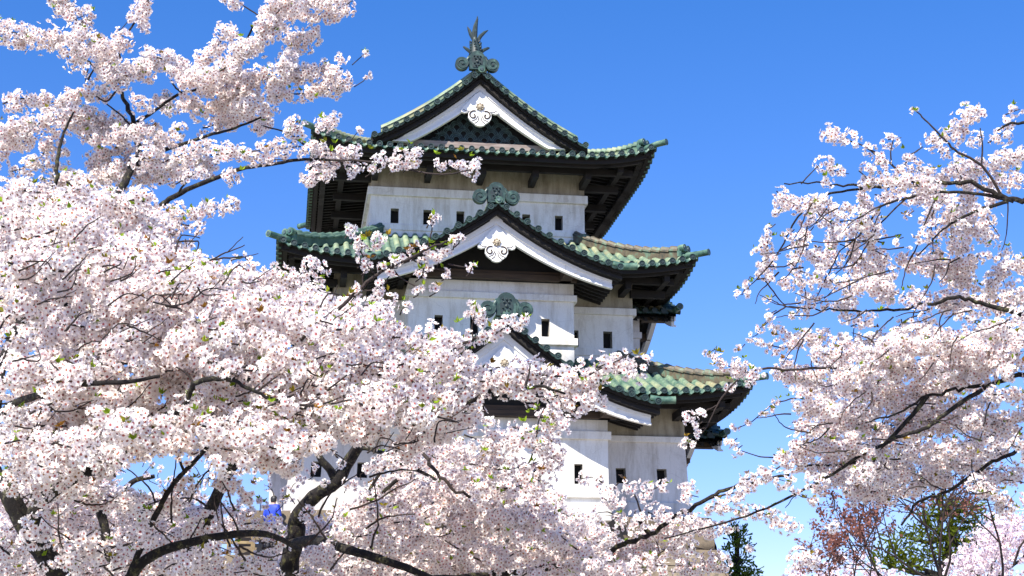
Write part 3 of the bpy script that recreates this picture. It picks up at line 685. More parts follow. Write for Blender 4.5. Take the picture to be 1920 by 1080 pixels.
class Tree:
    """collects limbs, twigs, blossom balls and leaf tufts of one tree; pixel input is unprojected at real distances"""
    def __init__(s, name, label, base, cat='cherry tree', fr=.0185, ball=.052, white=(.975, .93, .895), heart=(.52, .15, .15), nfl=26, group=None):
        s.root = empty(name, base, label, cat, group or 'cherry trees in blossom'); s.org = base; s.tr = MB(); s.tw = MB(); s.balls = []; s.leaves = []
        s.fr, s.ball, s.white, s.heart, s.nfl = fr, ball, np.array(white), np.array(heart), nfl
    def path(s, pts, d0, d1=None, sub=4, jit=.25):
        d1 = d0 if d1 is None else d1; n = len(pts); P = []
        for i, p in enumerate(pts):
            d = p[2] if len(p) > 2 else lerp(d0, d1, i/max(1, n-1)); P.append(at(p[0], p[1], d))
        P = np.array(P); out = []
        for i in range(n-1):       # catmull-rom
            p0, p1, p2, p3 = P[max(0, i-1)], P[i], P[i+1], P[min(n-1, i+2)]
            for k in range(sub):
                t = k/sub; out.append(.5*((2*p1)+(p2-p0)*t+(2*p0-5*p1+4*p2-p3)*t*t+(3*p1-p0-3*p2+p3)*t**3))
        out.append(P[-1]); out = np.array(out)
        if jit and len(out) > 2:
            seg = np.linalg.norm(out[1]-out[0]); out[1:-1] += rng.normal(size=(len(out)-2, 3))*seg*jit*.22
        return out
    def limb(s, pts, d0, d1=None, r0=10, r1=4, mb=None, jit=.3, n=8):
        p = s.path(pts, d0, d1, 5, jit*(.25 if r0 > 8 else 1)); k = len(p); dm = (d0+(d1 or d0))/2/FPX
        rad = [lerp(r0, r1, i/(k-1))*dm*(1+.06*math.sin(i*1.3+len(pts))*random.uniform(.3, 1)) for i in range(k)]
        (mb or s.tr).tube([tuple(q) for q in p], rad, n, 0); return p
    def ballat(s, p, r=None, n=None): r = r or s.ball*random.uniform(.6, 1.2); s.balls.append((np.array(p, float), r, n or max(6, int(s.nfl*min(1.25, (r/s.ball)**1.6)))))
    def one(s, x, y, r, d, twig=None):
        """a single pom-pom (or a small bunch) of photo radius r"""
        c = at(x, y, d); R = r*d/FPX
        if R < s.ball+s.fr*1.3: s.ballat(c, max(.018, R-s.fr*.8), max(6, int(s.nfl*min(1, (R/(s.ball+s.fr))**2))))
        else:
            for k in range(max(2, int((R/(s.ball+.6*s.fr))**2*1.3))): s.ballat(c+rng.normal(size=3)*(R-s.ball)*.55)
        if twig: s.tw.tube([tuple(at(*twig, d)), tuple(lerp(at(*twig, d), c, .5)+rng.normal(size=3)*.01), tuple(c)], [.0035, .003, .002], 5, 0)
        s.maybe_leaf(c, R, .3)
    def maybe_leaf(s, c, R, p=.2):
        if random.random() < p*2.4: s.leaves.append((c+rng.normal(size=3)*R*.5+np.array([0, -.5, .3])*R, random.random()))
    def spray(s, pts, d0, d1=None, hw=26, dens=1., twig=True, tr=2.2, leaf=.16):
        """blossom balls all along a twig; hw = half width of the flowering band in photo pixels"""
        d1 = d0 if d1 is None else d1; p = s.path(pts, d0, d1, 4, .3); dm = (d0+d1)/2; HW = hw*dm/FPX
        L = np.concatenate([[0], np.cumsum(np.linalg.norm(np.diff(p, axis=0), axis=1))]); tot = L[-1]
        R = s.ball; cross = max(1., (HW/(R+s.fr))); n = max(1, int(dens*tot/(R*1.15)*cross**1.25))
        for k in range(n):
            l = tot*(k+random.random())/n; c = np.array([np.interp(l, L, p[:, i]) for i in range(3)])
            off = rng.normal(size=3); off /= np.linalg.norm(off); m_ = max(.012, HW-R*.75)
            c2 = c+off*m_*random.random()**.5
            s.ballat(c2, R*random.uniform(.55, 1.2))
            if random.random() < .35 and m_ > .03: s.tw.tube([tuple(c), tuple((c+c2)/2+rng.normal(size=3)*.006), tuple(c2)], [.0028, .0024, .0018], 4, 0)
            s.maybe_leaf(c2, R, leaf)
        if twig: s.tw.tube([tuple(q) for q in p], [lerp(tr, tr*.5, i/(len(p)-1))*dm/FPX for i in range(len(p))], 5, 0)
    def fill(s, poly, d0, d1, n, hw=28, ln=(110, 230), ang=(-50, 25), dens=1., holes=(), twig=True, leaf=.16, tr=2.0, tilt=0.):
        """n short flowering twigs spread through a region and through its depth"""
        P = np.array(poly, float); x0, y0 = P.min(0); x1, y1 = P.max(0)
        def ins(x, y, Q):
            c = False; j = len(Q)-1
            for i in range(len(Q)):
                (xi, yi), (xj, yj) = Q[i][:2], Q[j][:2]
                if (yi > y) != (yj > y) and x < (xj-xi)*(y-yi)/(yj-yi)+xi: c = not c
                j = i
            return c
        k = tries = 0; pts_done = []
        while k < n and tries < n*60:
            tries += 1
            x, y = random.uniform(x0, x1), random.uniform(y0, y1); d = random.uniform(d0, d1)-tilt*(y-620)/480
            if any((x-a)**2+(y-b_)**2+((d-c_)*60)**2 < (ln[0]*.35)**2 for a, b_, c_ in pts_done): 
                if tries < n*25: continue
            a = math.radians(random.uniform(*ang)); l = random.uniform(*ln); dx, dy = math.cos(a)*l/2, math.sin(a)*l/2
            if random.random() < .25: dx = -dx
            bend = random.uniform(-.18, .18)*l
            pp = [(x-dx, y-dy), (x+bend*math.sin(a), y-bend*math.cos(a)), (x+dx, y+dy)]
            if not all(ins(px, py, poly) for px, py in pp): continue
            if any(ins(px, py, h) for px, py in pp for h in holes): continue
            pts_done.append((x, y, d)); k += 1
            s.spray(pp, d-.15, d+.15, hw*random.uniform(.7, 1.2), dens*random.uniform(.75, 1.15), twig and random.random() < .8, tr, leaf)
    def finish(s, hidden_trunk=None):
        if s.tr.v: s.tr.build('trunk', ['bark'], s.root, s.org, angle=80, merge=False)
        if s.tw.v: s.tw.build('twigs', ['twig'], s.root, s.org, angle=80, merge=False)
        if s.balls:
            C_ = np.array([b[0] for b in s.balls]); R = np.array([b[1] for b in s.balls]); N = np.array([b[2] for b in s.balls])
            idx = np.repeat(np.arange(len(N)), N); n = len(idx)
            dirs = rng.normal(size=(n, 3)); dirs /= np.linalg.norm(dirs, axis=1, keepdims=True)
            view = Cv-C_[idx]; view /= np.linalg.norm(view, axis=1, keepdims=True)
            flip = ((dirs*view).sum(1) < -.25) & (rng.random(n) < .6); dirs[flip] *= -1
            pos = C_[idx]+dirs*(R[idx]*np.clip(rng.normal(.92, .22, n), .35, 1.5))[:, None]
            B_ = bases(dirs+rng.normal(size=(n, 3))*.42); sc_ = s.fr*rng.uniform(.86, 1.12, n)
            cup = rng.uniform(.6, 2.1, n)
            T = np.repeat(FV[None], n, 0); T[:, :31, 2] *= cup[:, None]
            V = np.einsum('nij,nvj->nvi', B_, T*sc_[:, None, None])+pos[:, None, :]
            ball_t = rng.normal(size=(len(N), 1))*.018; ball_p = rng.random(len(N))
            base = np.clip(s.white[None]*(1+ball_t[idx]+rng.normal(size=(n, 1))*.02), 0, .97)
            pink = (ball_p[idx]*.5+rng.random(n)*.5)[:, None]
            base = base*(1-pink*np.array([.0, .035, .03]))
            heart = lerp(s.heart[None]*np.ones((n, 1)), np.array([.50, .30, .07]), (rng.random(n)**3)[:, None]*.8)*rng.uniform(.6, 1.15, (n, 1))
            cc = np.empty((n, len(FC), 3))
            for k, f in enumerate(FC):
                if f == -1: cc[:, k] = heart
                elif f == -2: cc[:, k] = np.array([.20, .06, .04])
                else: cc[:, k] = lerp(heart*.45+base*.55, base, min(1, (f/.5))**.8)
            nv = len(FC); off = (np.arange(n)*nv)[:, None, None]
            fa = [((np.array(F)[None]+off).reshape(-1, len(F[0])), 0) for F in (FQ, FT, FP)]
            raw_mesh('blossoms', V.reshape(-1, 3), fa, cc.reshape(-1, 3), ['petal'], s.root, s.org)
            s.count = n
        if s.leaves:
            Vs, Fs, Cs = [], [], []
            for p, t in s.leaves:
                for j in range(random.randint(2, 5)):
                    dirn = Vector((random.gauss(0, .7), random.gauss(-.3, .5), random.uniform(.1, 1.2))).normalized(); L = random.uniform(.018, .038)*(s.fr/.0185)
                    sd = dirn.orthogonal().normalized(); sd.rotate(Matrix.Rotation(random.random()*6.3, 3, dirn)); nn = dirn.cross(sd)
                    c = Vector(p); w_ = L*.24; k = len(Vs)
                    Vs += [c, c+dirn*L*.45+sd*w_+nn*.003, c+dirn*L+nn*-.006, c+dirn*L*.45-sd*w_+nn*.003, c+dirn*L*.5-nn*.004]
                    Fs += [(k, k+1, k+4), (k+1, k+2, k+4), (k+2, k+3, k+4), (k+3, k, k+4)]
                    col = lerp(np.array([.26, .38, .03]), np.array([.30, .15, .03]), min(1, max(0, (t-.5)*2.4)))*random.uniform(.7, 1.25)
                    Cs += [col]*5
            raw_mesh('young_leaves', np.array([tuple(v) for v in Vs]), [(np.array(Fs), 0)], np.array(Cs), ['leaf'], s.root, s.org)
# ================================================================== the near cherry tree on the left
A = Tree('cherry_tree', 'flowering cherry whose blossom fills the left half, in front of the keep', tuple(at(140, 1500, 6.8)[:2])+(GZ,))
tb = A.org
A.limb([(60, 1330, 6.9), (130, 1180, 6.8), (112, 1085, 6.7), (88, 1045, 6.6), (62, 1008, 6.6), (36, 965, 6.6), (15, 925, 6.6), (-12, 885, 6.7), (-30, 800, 6.8)], 6.7, None, 24, 15)
A.tr.tube([tb, tuple(at(110, 2000, 6.9)), tuple(at(60, 1330, 6.9)), tuple(at(112, 1180, 6.85))], [.2, .15, .11, .08], 12, 0)
A.limb([(55, 995, 6.6), (70, 950, 6.6), (95, 925, 6.7), (150, 890, 6.7), (205, 868, 6.8), (250, 840, 6.8), (300, 812, 6.9), (345, 806, 7.0), (400, 800, 7.0), (470, 795, 7.1)], 6.7, None, 15, 4)
A.limb([(-12, 885, 6.7), (-10, 800, 6.9), (20, 760, 6.9), (60, 745, 6.35), (100, 732, 6.2), (170, 719, 6.15), (240, 716, 6.15), (300, 705, 6.2)], 6.4, None, 10, 3)
A.limb([(-12, 830, 6.9), (0, 700, 7.2), (40, 600, 7.6), (105, 572, 7.6), (140, 575, 7.6), (182, 582, 7.5)], 7.2, None, 11, 3)
A.limb([(205, 868, 6.8), (270, 800, 6.6), (340, 765, 6.25), (365, 722, 6.15), (410, 710, 6.12), (440, 715, 6.12), (480, 735, 6.12), (535, 757, 6.15), (600, 770, 6.3)], 6.2, None, 7, 2.4)
for st in ([(408, 710), (395, 690), (385, 668)], [(365, 722), (350, 700), (330, 688)], [(436, 714), (442, 700), (450, 692)], [(170, 719), (168, 700)], [(140, 722), (115, 700), (95, 680)], [(480, 735), (500, 720), (520, 705)], [(535, 757), (590, 760), (640, 745)]):
    A.limb(st, 6.15, None, 3.0, 1.2, A.tw)
# the high limbs reaching up and right
A.limb([(40, 600, 7.6), (90, 530, 8.2), (150, 480, 8.7), (190, 455, 9.0), (215, 432, 9.2), (240, 418, 9.2), (290, 395, 9.2), (312, 378, 9.2), (350, 356, 9.2), (400, 335, 9.2), (450, 317, 9.1), (510, 308, 9.0), (560, 300, 8.9), (620, 300, 8.8)], 9, None, 9, 2.4)
A.limb([(620, 300, 8.8), (690, 302, 8.7), (750, 314, 8.6), (800, 325, 8.5), (840, 326, 8.5), (883, 318, 8.5)], 8.6, None, 2.3, 1.3, A.tw)
A.limb([(150, 480, 8.7), (215, 380, 9.3), (245, 320, 9.6), (260, 290, 9.8), (255, 258, 9.9), (250, 225, 9.9), (232, 190, 10), (210, 155, 10), (182, 128, 10), (150, 103, 10)], 9.6, None, 8, 2.2)
A.limb([(260, 290, 9.75), (300, 283, 9.7), (350, 268, 9.6), (390, 254, 9.6), (440, 240, 9.6), (490, 220, 9.6)], 9.7, None, 4.5, 1.8)
A.limb([(252, 232, 9.85), (280, 215, 9.8), (310, 193, 9.8), (340, 175, 9.8), (390, 160, 9.8), (420, 125, 9.8), (455, 85, 9.8), (475, 50, 9.8)], 9.8, None, 3.2, 1.8)
A.limb([(105, 320, 9.2), (110, 285, 9.3), (120, 248, 9.4), (138, 210, 9.4)], 9.3, None, 4, 2)
A.limb([(40, 600, 7.6), (60, 480, 8.6), (90, 370, 9.1), (105, 320, 9.2)], 8.5, None, 6, 4)
A.limb([(232, 418, 9.15), (230, 395, 9.1), (228, 380, 9.1)], 9.1, None, 3, 2); A.limb([(335, 362, 9.15), (342, 350, 9.1), (352, 340, 9.1)], 9.1, None, 2.5, 1.6)
for p in ([(165, 150), (178, 125)], [(218, 170), (200, 190), (180, 180)], [(250, 240), (225, 215), (200, 195)], [(225, 110), (222, 90), (215, 82)], [(240, 60), (258, 35), (270, 15)], [(470, 50), (490, 35), (455, 10)], [(350, 180), (330, 165), (320, 150)], [(530, 300), (545, 270), (560, 255)], [(575, 275), (540, 250), (490, 235)]):
    A.limb(p, 9.7, None, 2.2, 1.2, A.tw)
UL = 9.8
for pts, hw, de in (
    ([(-25, 50), (0, 56), (60, 68), (120, 78), (168, 84)], 30, 1.3), ([(100, -20), (120, 15), (145, 40), (168, 70)], 33, 1.4), ([(178, 80), (192, 92)], 22, 1), ([(150, 105), (140, 122)], 18, 1),
    ([(278, 0), (265, 30), (262, 50)], 20, 1.1), ([(230, 68), (222, 85), (210, 102)], 17, 1.1), ([(190, 105), (205, 122), (200, 140)], 26, 1), ([(165, 130), (160, 155)], 22, 1),
    ([(212, 150), (240, 142), (262, 135), (280, 122)], 25, 1.2), ([(268, 108), (300, 110), (330, 122), (350, 148), (400, 140)], 25, 1.1), ([(372, 150), (385, 112), (412, 80), (432, 50)], 24, 1.1),
    ([(398, 140), (450, 112), (482, 80), (502, 48), (522, 20), (542, -10)], 35, 1.5), ([(425, -8), (445, 8)], 16, 1), ([(500, 22), (560, 28), (602, 33), (640, 14), (662, 2)], 26, 1.1), ([(560, -10), (600, 5), (640, -5)], 24, 1),
    ([(538, 62), (562, 78), (595, 62)], 24, 1.1), ([(550, 95), (540, 115), (528, 128)], 13, 1.1), ([(350, 157), (417, 152), (480, 150), (540, 148), (592, 136), (642, 128)], 29, 1.5), ([(500, 182), (560, 176), (620, 166), (658, 150)], 23, 1.2),
    ([(300, 185), (316, 206)], 23, 1), ([(415, 190), (475, 200)], 26, 1.2), ([(345, 200), (395, 205), (445, 212)], 26, 1.1), ([(400, 172), (440, 178), (500, 195)], 26, 1), ([(380, 240), (430, 225), (500, 218)], 22, .9), ([(480, 245), (505, 225)], 14, .8),
    ([(5, 195), (42, 184), (90, 195), (122, 185), (170, 178), (202, 175)], 21, 1.1), ([(-10, 245), (50, 238), (100, 225), (160, 215), (220, 235), (282, 245)], 30, 1.3), ([(80, 292), (92, 272), (130, 290)], 18, .9),
    ([(-10, 285), (30, 262), (50, 250)], 26, 1.1), ([(20, 322), (70, 310), (130, 322)], 20, .8), ([(165, 300), (205, 292), (245, 288)], 32, 1.3), ([(75, 345), (150, 345), (220, 330), (292, 318), (342, 310), (392, 312)], 32, 1.4),
    ([(258, 192), (275, 205)], 18, 1), ([(180, 258), (225, 255), (260, 248)], 26, 1), ([(265, 300), (300, 268), (340, 250)], 22, .9), ([(280, 315), (340, 290), (395, 270)], 22, 1), ([(300, 345), (350, 330), (380, 325)], 18, .9),
    ([(110, 200), (150, 230), (175, 265)], 24, .9), ([(-10, 360), (50, 370), (110, 365), (190, 372)], 28, 1.1)):
    A.spray(pts, UL+random.uniform(-.4, .3), UL+random.uniform(-.4, .3), hw*1.1, de*1.25, True, 1.6, .10)
for pts, hw, de in (([(425, 322), (440, 345)], 18, 1), ([(395, 292), (440, 286), (500, 282), (560, 275), (602, 280), (642, 288), (668, 296)], 25, 1.3), ([(535, 252), (562, 238)], 26, 1.1), ([(582, 312), (600, 325), (625, 335)], 24, 1.2),
    ([(600, 242), (622, 235)], 22, 1), ([(615, 228), (628, 215)], 14, .9), ([(655, 318), (672, 322)], 17, 1), ([(640, 285), (680, 290)], 20, 1), ([(570, 330), (590, 345)], 18, 1), ([(330, 345), (360, 330)], 16, .7), ([(470, 300), (540, 300)], 17, .7), ([(600, 300), (650, 305)], 22, 1),
    ([(300, 398), (367, 400), (417, 389), (442, 383)], 11, 1.2), ([(320, 415), (350, 422), (372, 426)], 14, 1), ([(240, 440), (300, 425), (340, 440)], 26, 1), ([(220, 395), (260, 385), (300, 405)], 26, 1), ([(300, 460), (350, 470), (375, 480)], 15, .9)):
    A.spray(pts, 8.9, 8.8, hw, de, True, 1.6, .14)
for x, y, r in ((710, 301, 20), (755, 295, 22), (778, 293, 22), (742, 312, 18), (768, 310, 14), (829, 306, 18), (870, 312, 18), (886, 320, 20), (893, 308, 15), (697, 318, 12), (685, 100, 10), (689, 141, 6), (244, 35, 8), (855, 308, 9), (672, 245, 6)):
    A.one(x, y, r, 8.55 if y > 150 else 9.6, (x-12, y+14) if y > 290 else (x-25, y+22))
# the big blossom mass
mass = [(-40, 400), (30, 372), (90, 430), (150, 395), (215, 440), (262, 405), (300, 440), (325, 455), (360, 480), (395, 515), (440, 522), (470, 505), (515, 530), (555, 552), (600, 580), (650, 585), (700, 575), (740, 592), (770, 620), (830, 635), (868, 645), (880, 690), (885, 730), (830, 800), (760, 840), (700, 830), (640, 835), (560, 850), (480, 870), (420, 850), (330, 850), (250, 870), (150, 880), (60, 890), (-40, 900)]
A.fill(mass, 6.3, 7.1, 160, 30, (80, 180), dens=1., tr=2.4, tilt=.6)
A.fill([(-40, 370), (150, 372), (250, 380), (330, 460), (400, 520), (380, 640), (250, 640), (-40, 640)], 7.8, 9.0, 75, 28, (90, 170), dens=1.1)
A.fill(mass, 7.5, 8.4, 70, 28, (90, 190), dens=.95, tilt=.6)
A.fill([(-40, 330), (120, 335), (235, 340), (300, 395), (335, 450), (250, 520), (-40, 520)], 7.3, 9.2, 40, 26, (70, 140), dens=1.05)
A.fill([(-420, 200), (-60, 150), (-60, 900), (-420, 950)], 6.6, 9.0, 55, 30, (90, 180), dens=1.)
A.limb([(-30, 800, 6.8), (-120, 700, 7.2), (-230, 520, 7.8), (-300, 380, 8.2)], 7.4, None, 12, 4)
A.fill([(430, 505), (480, 495), (560, 540), (640, 575), (700, 570), (740, 595), (700, 640), (560, 620), (450, 560)], 7.6, 8.2, 30, 20, (60, 120), dens=1)
for pts, hw in (([(445, 510), (460, 500), (480, 520)], 18), ([(570, 505), (582, 498), (600, 520)], 17), ([(500, 525), (520, 515), (545, 540)], 16), ([(420, 512), (440, 518)], 12), ([(380, 500), (400, 515), (420, 530)], 22)):
    A.spray(pts, 7.9, None, hw, 1.1)
for k in range(115):
    x, y = random.uniform(20, 820), random.uniform(440, 860)
    if y < 420+max(0, x-250)*.42: continue
    a = random.uniform(-.9, .5); l = random.uniform(30, 80); d_ = random.uniform(6.1, 6.35); x2, y2 = x+l*math.cos(a), y+l*math.sin(a)
    A.limb([(x, y), ((x+x2)/2+random.gauss(0, 10), (y+y2)/2+random.gauss(0, 10)), (x2, y2)], d_, d_+.1, 2.0, .9, A.tw, .5, 5)
    if random.random() < .6: A.limb([((x+x2)/2, (y+y2)/2), (x2+random.gauss(0, 14), (y+y2)/2-random.uniform(10, 35))], d_+.03, None, 1.3, .7, A.tw, .4, 5)
# lower fringe of the mass
for k in range(44):
    x = random.uniform(-20, 760); y = 850+20*math.sin(x*.021)+random.uniform(-45, 38)
    if 270 < x < 420 and y > 850 or 530 < x < 760 and y > 842: continue
    l = random.uniform(40, 90); A.spray([(x-l/2, y-10), (x, y), (x+l/2, y+random.uniform(-4, 14))], random.uniform(5.85, 6.5), None, random.uniform(18, 30), 1.1)
# near sprays filling the lower left corner
for k in range(60):
    x, y = random.uniform(-30, 520), random.uniform(880, 1085)
    if abs(x-(5+(y-900)*.58)) < 34 and random.random() < .8: continue
    if 270 < x < 420 and y < 930 or 400 < x < 530 and 985 < y < 1050 and random.random() < .6: continue
    l = random.uniform(50, 110); a = random.uniform(-.7, .5); dx, dy = l/2*math.cos(a), l/2*math.sin(a)
    A.spray([(x-dx, y-dy), (x, y+random.uniform(-8, 8)), (x+dx, y+dy)], random.uniform(7.2, 8.8), None, random.uniform(14, 26), 1., True, 1.8, .25)
for k in range(40):
    x, y = random.uniform(-10, 700), random.uniform(860, 1075); a = random.uniform(-2.2, .4); l = random.uniform(60, 150)
    p_ = [(x, y)]
    for q_ in range(3): a += random.gauss(0, .35); x += l/3*math.cos(a); y += l/3*math.sin(a); p_.append((x, y))
    if any(462 < u < 545 and 905 < v < 1000 for u, v in p_): continue
    A.limb(p_, random.uniform(7, 8.4), None, 2.4, 1., A.tw, .6, 5)
for x, y in ((20, 905), (60, 930), (40, 985), (95, 1005), (85, 1060), (130, 1050), (150, 905), (110, 880), (210, 880), (300, 1000), (330, 1060), (410, 1030), (280, 960), (250, 1000), (180, 1000)):
    A.spray([(x-22, y+8), (x, y-4), (x+26, y+6)], 6.45, None, random.uniform(12, 20), .9, True, 1.5, .3)
# sprays that cross the keep
K = 7.0
A.limb([(560, 640, 7.1), (620, 590, 7.0), (675, 542, 7.0), (702, 518, 7.0), (735, 500, 7.0), (769, 484, 6.95), (800, 468, 6.9), (840, 452, 6.9)], 7, None, 4, 1.8, A.tw)
for x, y, r in ((657, 431, 17), (668, 444, 16), (675, 455, 14), (702, 452, 19), (716, 449, 14), (675, 468, 10), (680, 486, 17), (688, 500, 14), (778, 463, 14), (745, 487, 18), (762, 478, 15), (718, 501, 11), (733, 514, 13), (711, 532, 12), (711, 545, 11), (664, 538, 12), (668, 550, 11), (789, 513, 12), (785, 542, 11), (791, 492, 15), (803, 500, 12), (812, 478, 18), (823, 489, 12), (838, 470, 16), (852, 455, 17), (862, 448, 12), (885, 502, 11), (838, 511, 11), (810, 412, 10), (818, 408, 7), (815, 540, 8), (800, 470, 14), (705, 560, 18), (735, 560, 18), (760, 575, 16)):
    A.one(x, y, r, K, (x-10, y+16))
for p in ([(675, 470), (690, 500), (705, 515)], [(800, 470), (808, 440), (812, 415)], [(769, 484), (800, 500), (838, 508)], [(840, 495), (865, 500), (885, 502)], [(735, 500), (750, 520), (785, 540)], [(675, 542), (690, 545), (711, 540)], [(684, 500), (680, 520), (682, 540)]):
    A.limb(p, K, None, 1.6, 1, A.tw)
A.limb([(700, 760, 6.7), (760, 700, 6.6), (830, 668, 6.5), (880, 640, 6.5), (930, 625, 6.5), (985, 608, 6.5)], 6.5, None, 4.5, 1.6, A.tw)
A.limb([(888, 640), (885, 615), (890, 590)], 6.5, None, 1.6, 1.2, A.tw)
for x, y, r in ((890, 575, 17), (900, 588, 18), (882, 592, 16), (905, 600, 14), (925, 612, 22), (948, 610, 22), (972, 605, 22), (985, 600, 14), (930, 628, 18), (905, 632, 18), (870, 640, 24), (835, 630, 26), (850, 655, 26), (800, 640, 24), (870, 670, 22)):
    A.one(x, y, r, 6.5)
A.limb([(760, 800, 6.8), (860, 760, 6.7), (940, 735, 6.6), (1010, 725, 6.5), (1060, 738, 6.5)], 6.6, None, 6, 2); A.limb([(985, 728), (992, 700), (994, 685)], 6.45, None, 2, 1.4, A.tw); A.limb([(1100, 705), (1150, 680), (1186, 660)], 6.5, None, 1.8, .9, A.tw)
for pts, hw, de in (([(770, 700), (850, 695), (905, 708)], 32, 1.2), ([(930, 712), (985, 700), (1010, 704), (1050, 708)], 24, 1.3), ([(1040, 705), (1090, 708), (1140, 702)], 34, 1.4), ([(1120, 690), (1150, 678), (1172, 690)], 22, 1.2), ([(1160, 700), (1195, 688), (1200, 682)], 11, 1.1), ([(940, 735), (1000, 745), (1060, 740), (1105, 735)], 30, 1.2), ([(1105, 742), (1122, 756)], 20, 1.1), ([(900, 715), (960, 720), (1030, 725)], 26, 1),
    ([(880, 760), (905, 735), (930, 720)], 24, .9), ([(820, 730), (880, 745)], 28, 1), ([(1080, 765), (1060, 755)], 18, 1)):
    A.spray(pts, 6.5, 6.6, hw, de, True, 1.9, .18)
A.fill([(760, 640), (860, 660), (910, 715), (900, 780), (840, 830), (740, 850)], 6.6, 7.6, 22, 28, (70, 140))
A.limb([(150, 1240, 6.9), (190, 1170, 6.95), (225, 1110, 7), (245, 1082, 7), (270, 1052, 7), (312, 1030, 7), (370, 1014, 7.05), (430, 1003, 7.1), (482, 1000, 7.2), (520, 1008, 7.3), (560, 1030, 7.5)], 7, None, 13, 5)
A.limb([(205, 1140, 6.95), (228, 1110, 7), (248, 1065, 7), (272, 1008, 7), (300, 950, 7), (320, 915, 7), (342, 888, 7.1), (372, 858, 7.2), (395, 830, 7.3)], 7, None, 7, 4)
A.limb([(345, 884), (338, 865), (335, 850)], 7.05, None, 3, 2)
A.finish()
# ================================================================== cherry with lichened trunks in the lower middle
Bt = Tree('cherry_tree', 'cherry tree with a lichen-spotted forked trunk, blossoms over the foot of the keep', tuple(at(545, 1500, 10.2)[:2])+(GZ,), white=(.97, .92, .89), ball=.055)
Bt.tr.tube([Bt.org, tuple(at(535, 1250, 10.2)), tuple(at(540, 1080, 10.2))], [.2, .13, .075], 12, 0)
Bt.limb([(540, 1090, 10.2), (545, 1045, 10.2), (556, 1000, 10.2), (556, 975, 10.2), (580, 940, 10.1), (602, 922, 10.1), (632, 903, 10), (652, 868, 10), (672, 838, 9.9), (700, 800, 9.8), (730, 770, 9.8)], 10.1, None, 19, 8)
Bt.limb([(632, 903), (618, 880), (600, 858), (590, 820)], 10, None, 9, 5)
Bt.limb([(548, 1020, 10.1), (585, 1012, 9.6), (605, 1016, 9.2), (650, 1030, 8.8), (700, 1044, 8.7), (760, 1064, 8.6), (810, 1085, 8.7)], 9.3, None, 11, 6)
Bt.limb([(672, 838, 9.9), (720, 850, 9.6), (780, 880, 9.4), (830, 905, 9.3), (850, 905, 9.3)], 9.5, None, 5, 2); Bt.limb([(800, 890, 9.4), (730, 870, 9.4), (680, 945, 9.3)], 9.4, None, 3, 3)
Bt.limb([(745, 900), (700, 935), (665, 952)], 9.2, None, 4, 3)
Bt.limb([(730, 770, 9.8), (760, 810, 9.2), (800, 860, 9), (830, 900, 8.9), (880, 930, 8.9), (930, 935, 8.9)], 9.1, None, 4.5, 2.2, Bt.tw)
# long bough rising to the right under the keep's corner
Bt.limb([(810, 1085, 8.7), (950, 1075, 9.2), (1100, 1050, 9.3), (1170, 1022, 9.2), (1217, 1002, 9.2), (1270, 968, 9.2), (1325, 938, 9.2), (1365, 918, 9.2), (1425, 903, 9.2), (1480, 890, 9.2)], 9.3, None, 6, 2.6)
Bt.limb([(1217, 1000), (1205, 985), (1196, 972)], 9.2, None, 5, 4); Bt.limb([(1210, 990), (1195, 940), (1170, 900), (1160, 890)], 9.2, None, 2, 1.2, Bt.tw); Bt.limb([(1330, 935), (1370, 925), (1410, 922)], 9.2, None, 2, 1.2, Bt.tw)
C1 = 9.1
for pts, hw, de in (([(1130, 905), (1110, 895), (1080, 900)], 12, 1), ([(1165, 890), (1175, 905), (1180, 920)], 17, 1.1), ([(1200, 925), (1230, 915), (1250, 908)], 15, 1.1), ([(1130, 935), (1160, 945)], 18, 1), ([(1190, 960), (1195, 985)], 17, 1), ([(1160, 905), (1140, 930)], 13, 1), ([(1215, 960), (1225, 965)], 13, 1), ([(1280, 925), (1310, 932)], 16, 1), ([(1245, 960), (1275, 972), (1300, 985)], 20, 1),
    ([(1165, 975), (1140, 960), (1110, 965)], 16, .9), ([(1340, 945), (1375, 938), (1410, 900)], 17, 1.1), ([(1265, 1010), (1300, 1000), (1340, 985)], 24, 1.1), ([(1290, 1025), (1320, 1030)], 16, 1), ([(1230, 1015), (1240, 1045)], 18, 1), ([(1180, 1050), (1220, 1060), (1280, 1060)], 17, .8), ([(1050, 960), (1085, 975)], 16, 1), ([(1060, 1000), (1100, 1020), (1140, 1010)], 20, 1)):
    Bt.spray(pts, C1, None, hw, de, True, 1.5, .22)
for pts, hw, de in (([(960, 800), (1000, 810), (1040, 795)], 16, 1), ([(870, 815), (920, 830), (985, 825), (1035, 860)], 32, 1.3), ([(860, 790), (905, 780), (930, 795)], 20, 1), ([(1035, 835), (1040, 870)], 22, 1.1), ([(880, 870), (950, 880), (1010, 865)], 34, 1.2), ([(890, 920), (960, 915), (1020, 890)], 30, 1.1), ([(1010, 780), (1040, 785)], 12, .9), ([(1010, 760), (1030, 790), (1055, 798)], 9, 1)):
    Bt.spray(pts, 8.7, 8.6, hw, de, True, 1.7, .25)
Bt.limb([(1005, 830), (1010, 790), (1020, 765)], 8.6, None, 1.5, 1, Bt.tw); Bt.limb([(930, 935), (990, 870), (1005, 820)], 8.7, None, 2, 1.3, Bt.tw)
for k in range(14): Bt.leaves.append((at(1008+random.gauss(0, 14), 790+random.gauss(0, 22), 8.55), random.random()*.5))
PG = [(462, 905), (545, 905), (545, 995), (462, 995)]
for k in range(16):
    x, y = random.uniform(1130, 1340), random.uniform(985, 1075)
    Bt.spray([(x-30, y+12), (x, y+random.uniform(-6, 6)), (x+34, y-10)], 9.3, None, random.uniform(13, 20), 1., True, 1.4, .25)
wall_gap = [(545, 880), (600, 860), (700, 860), (760, 880), (740, 930), (640, 950), (560, 930)]
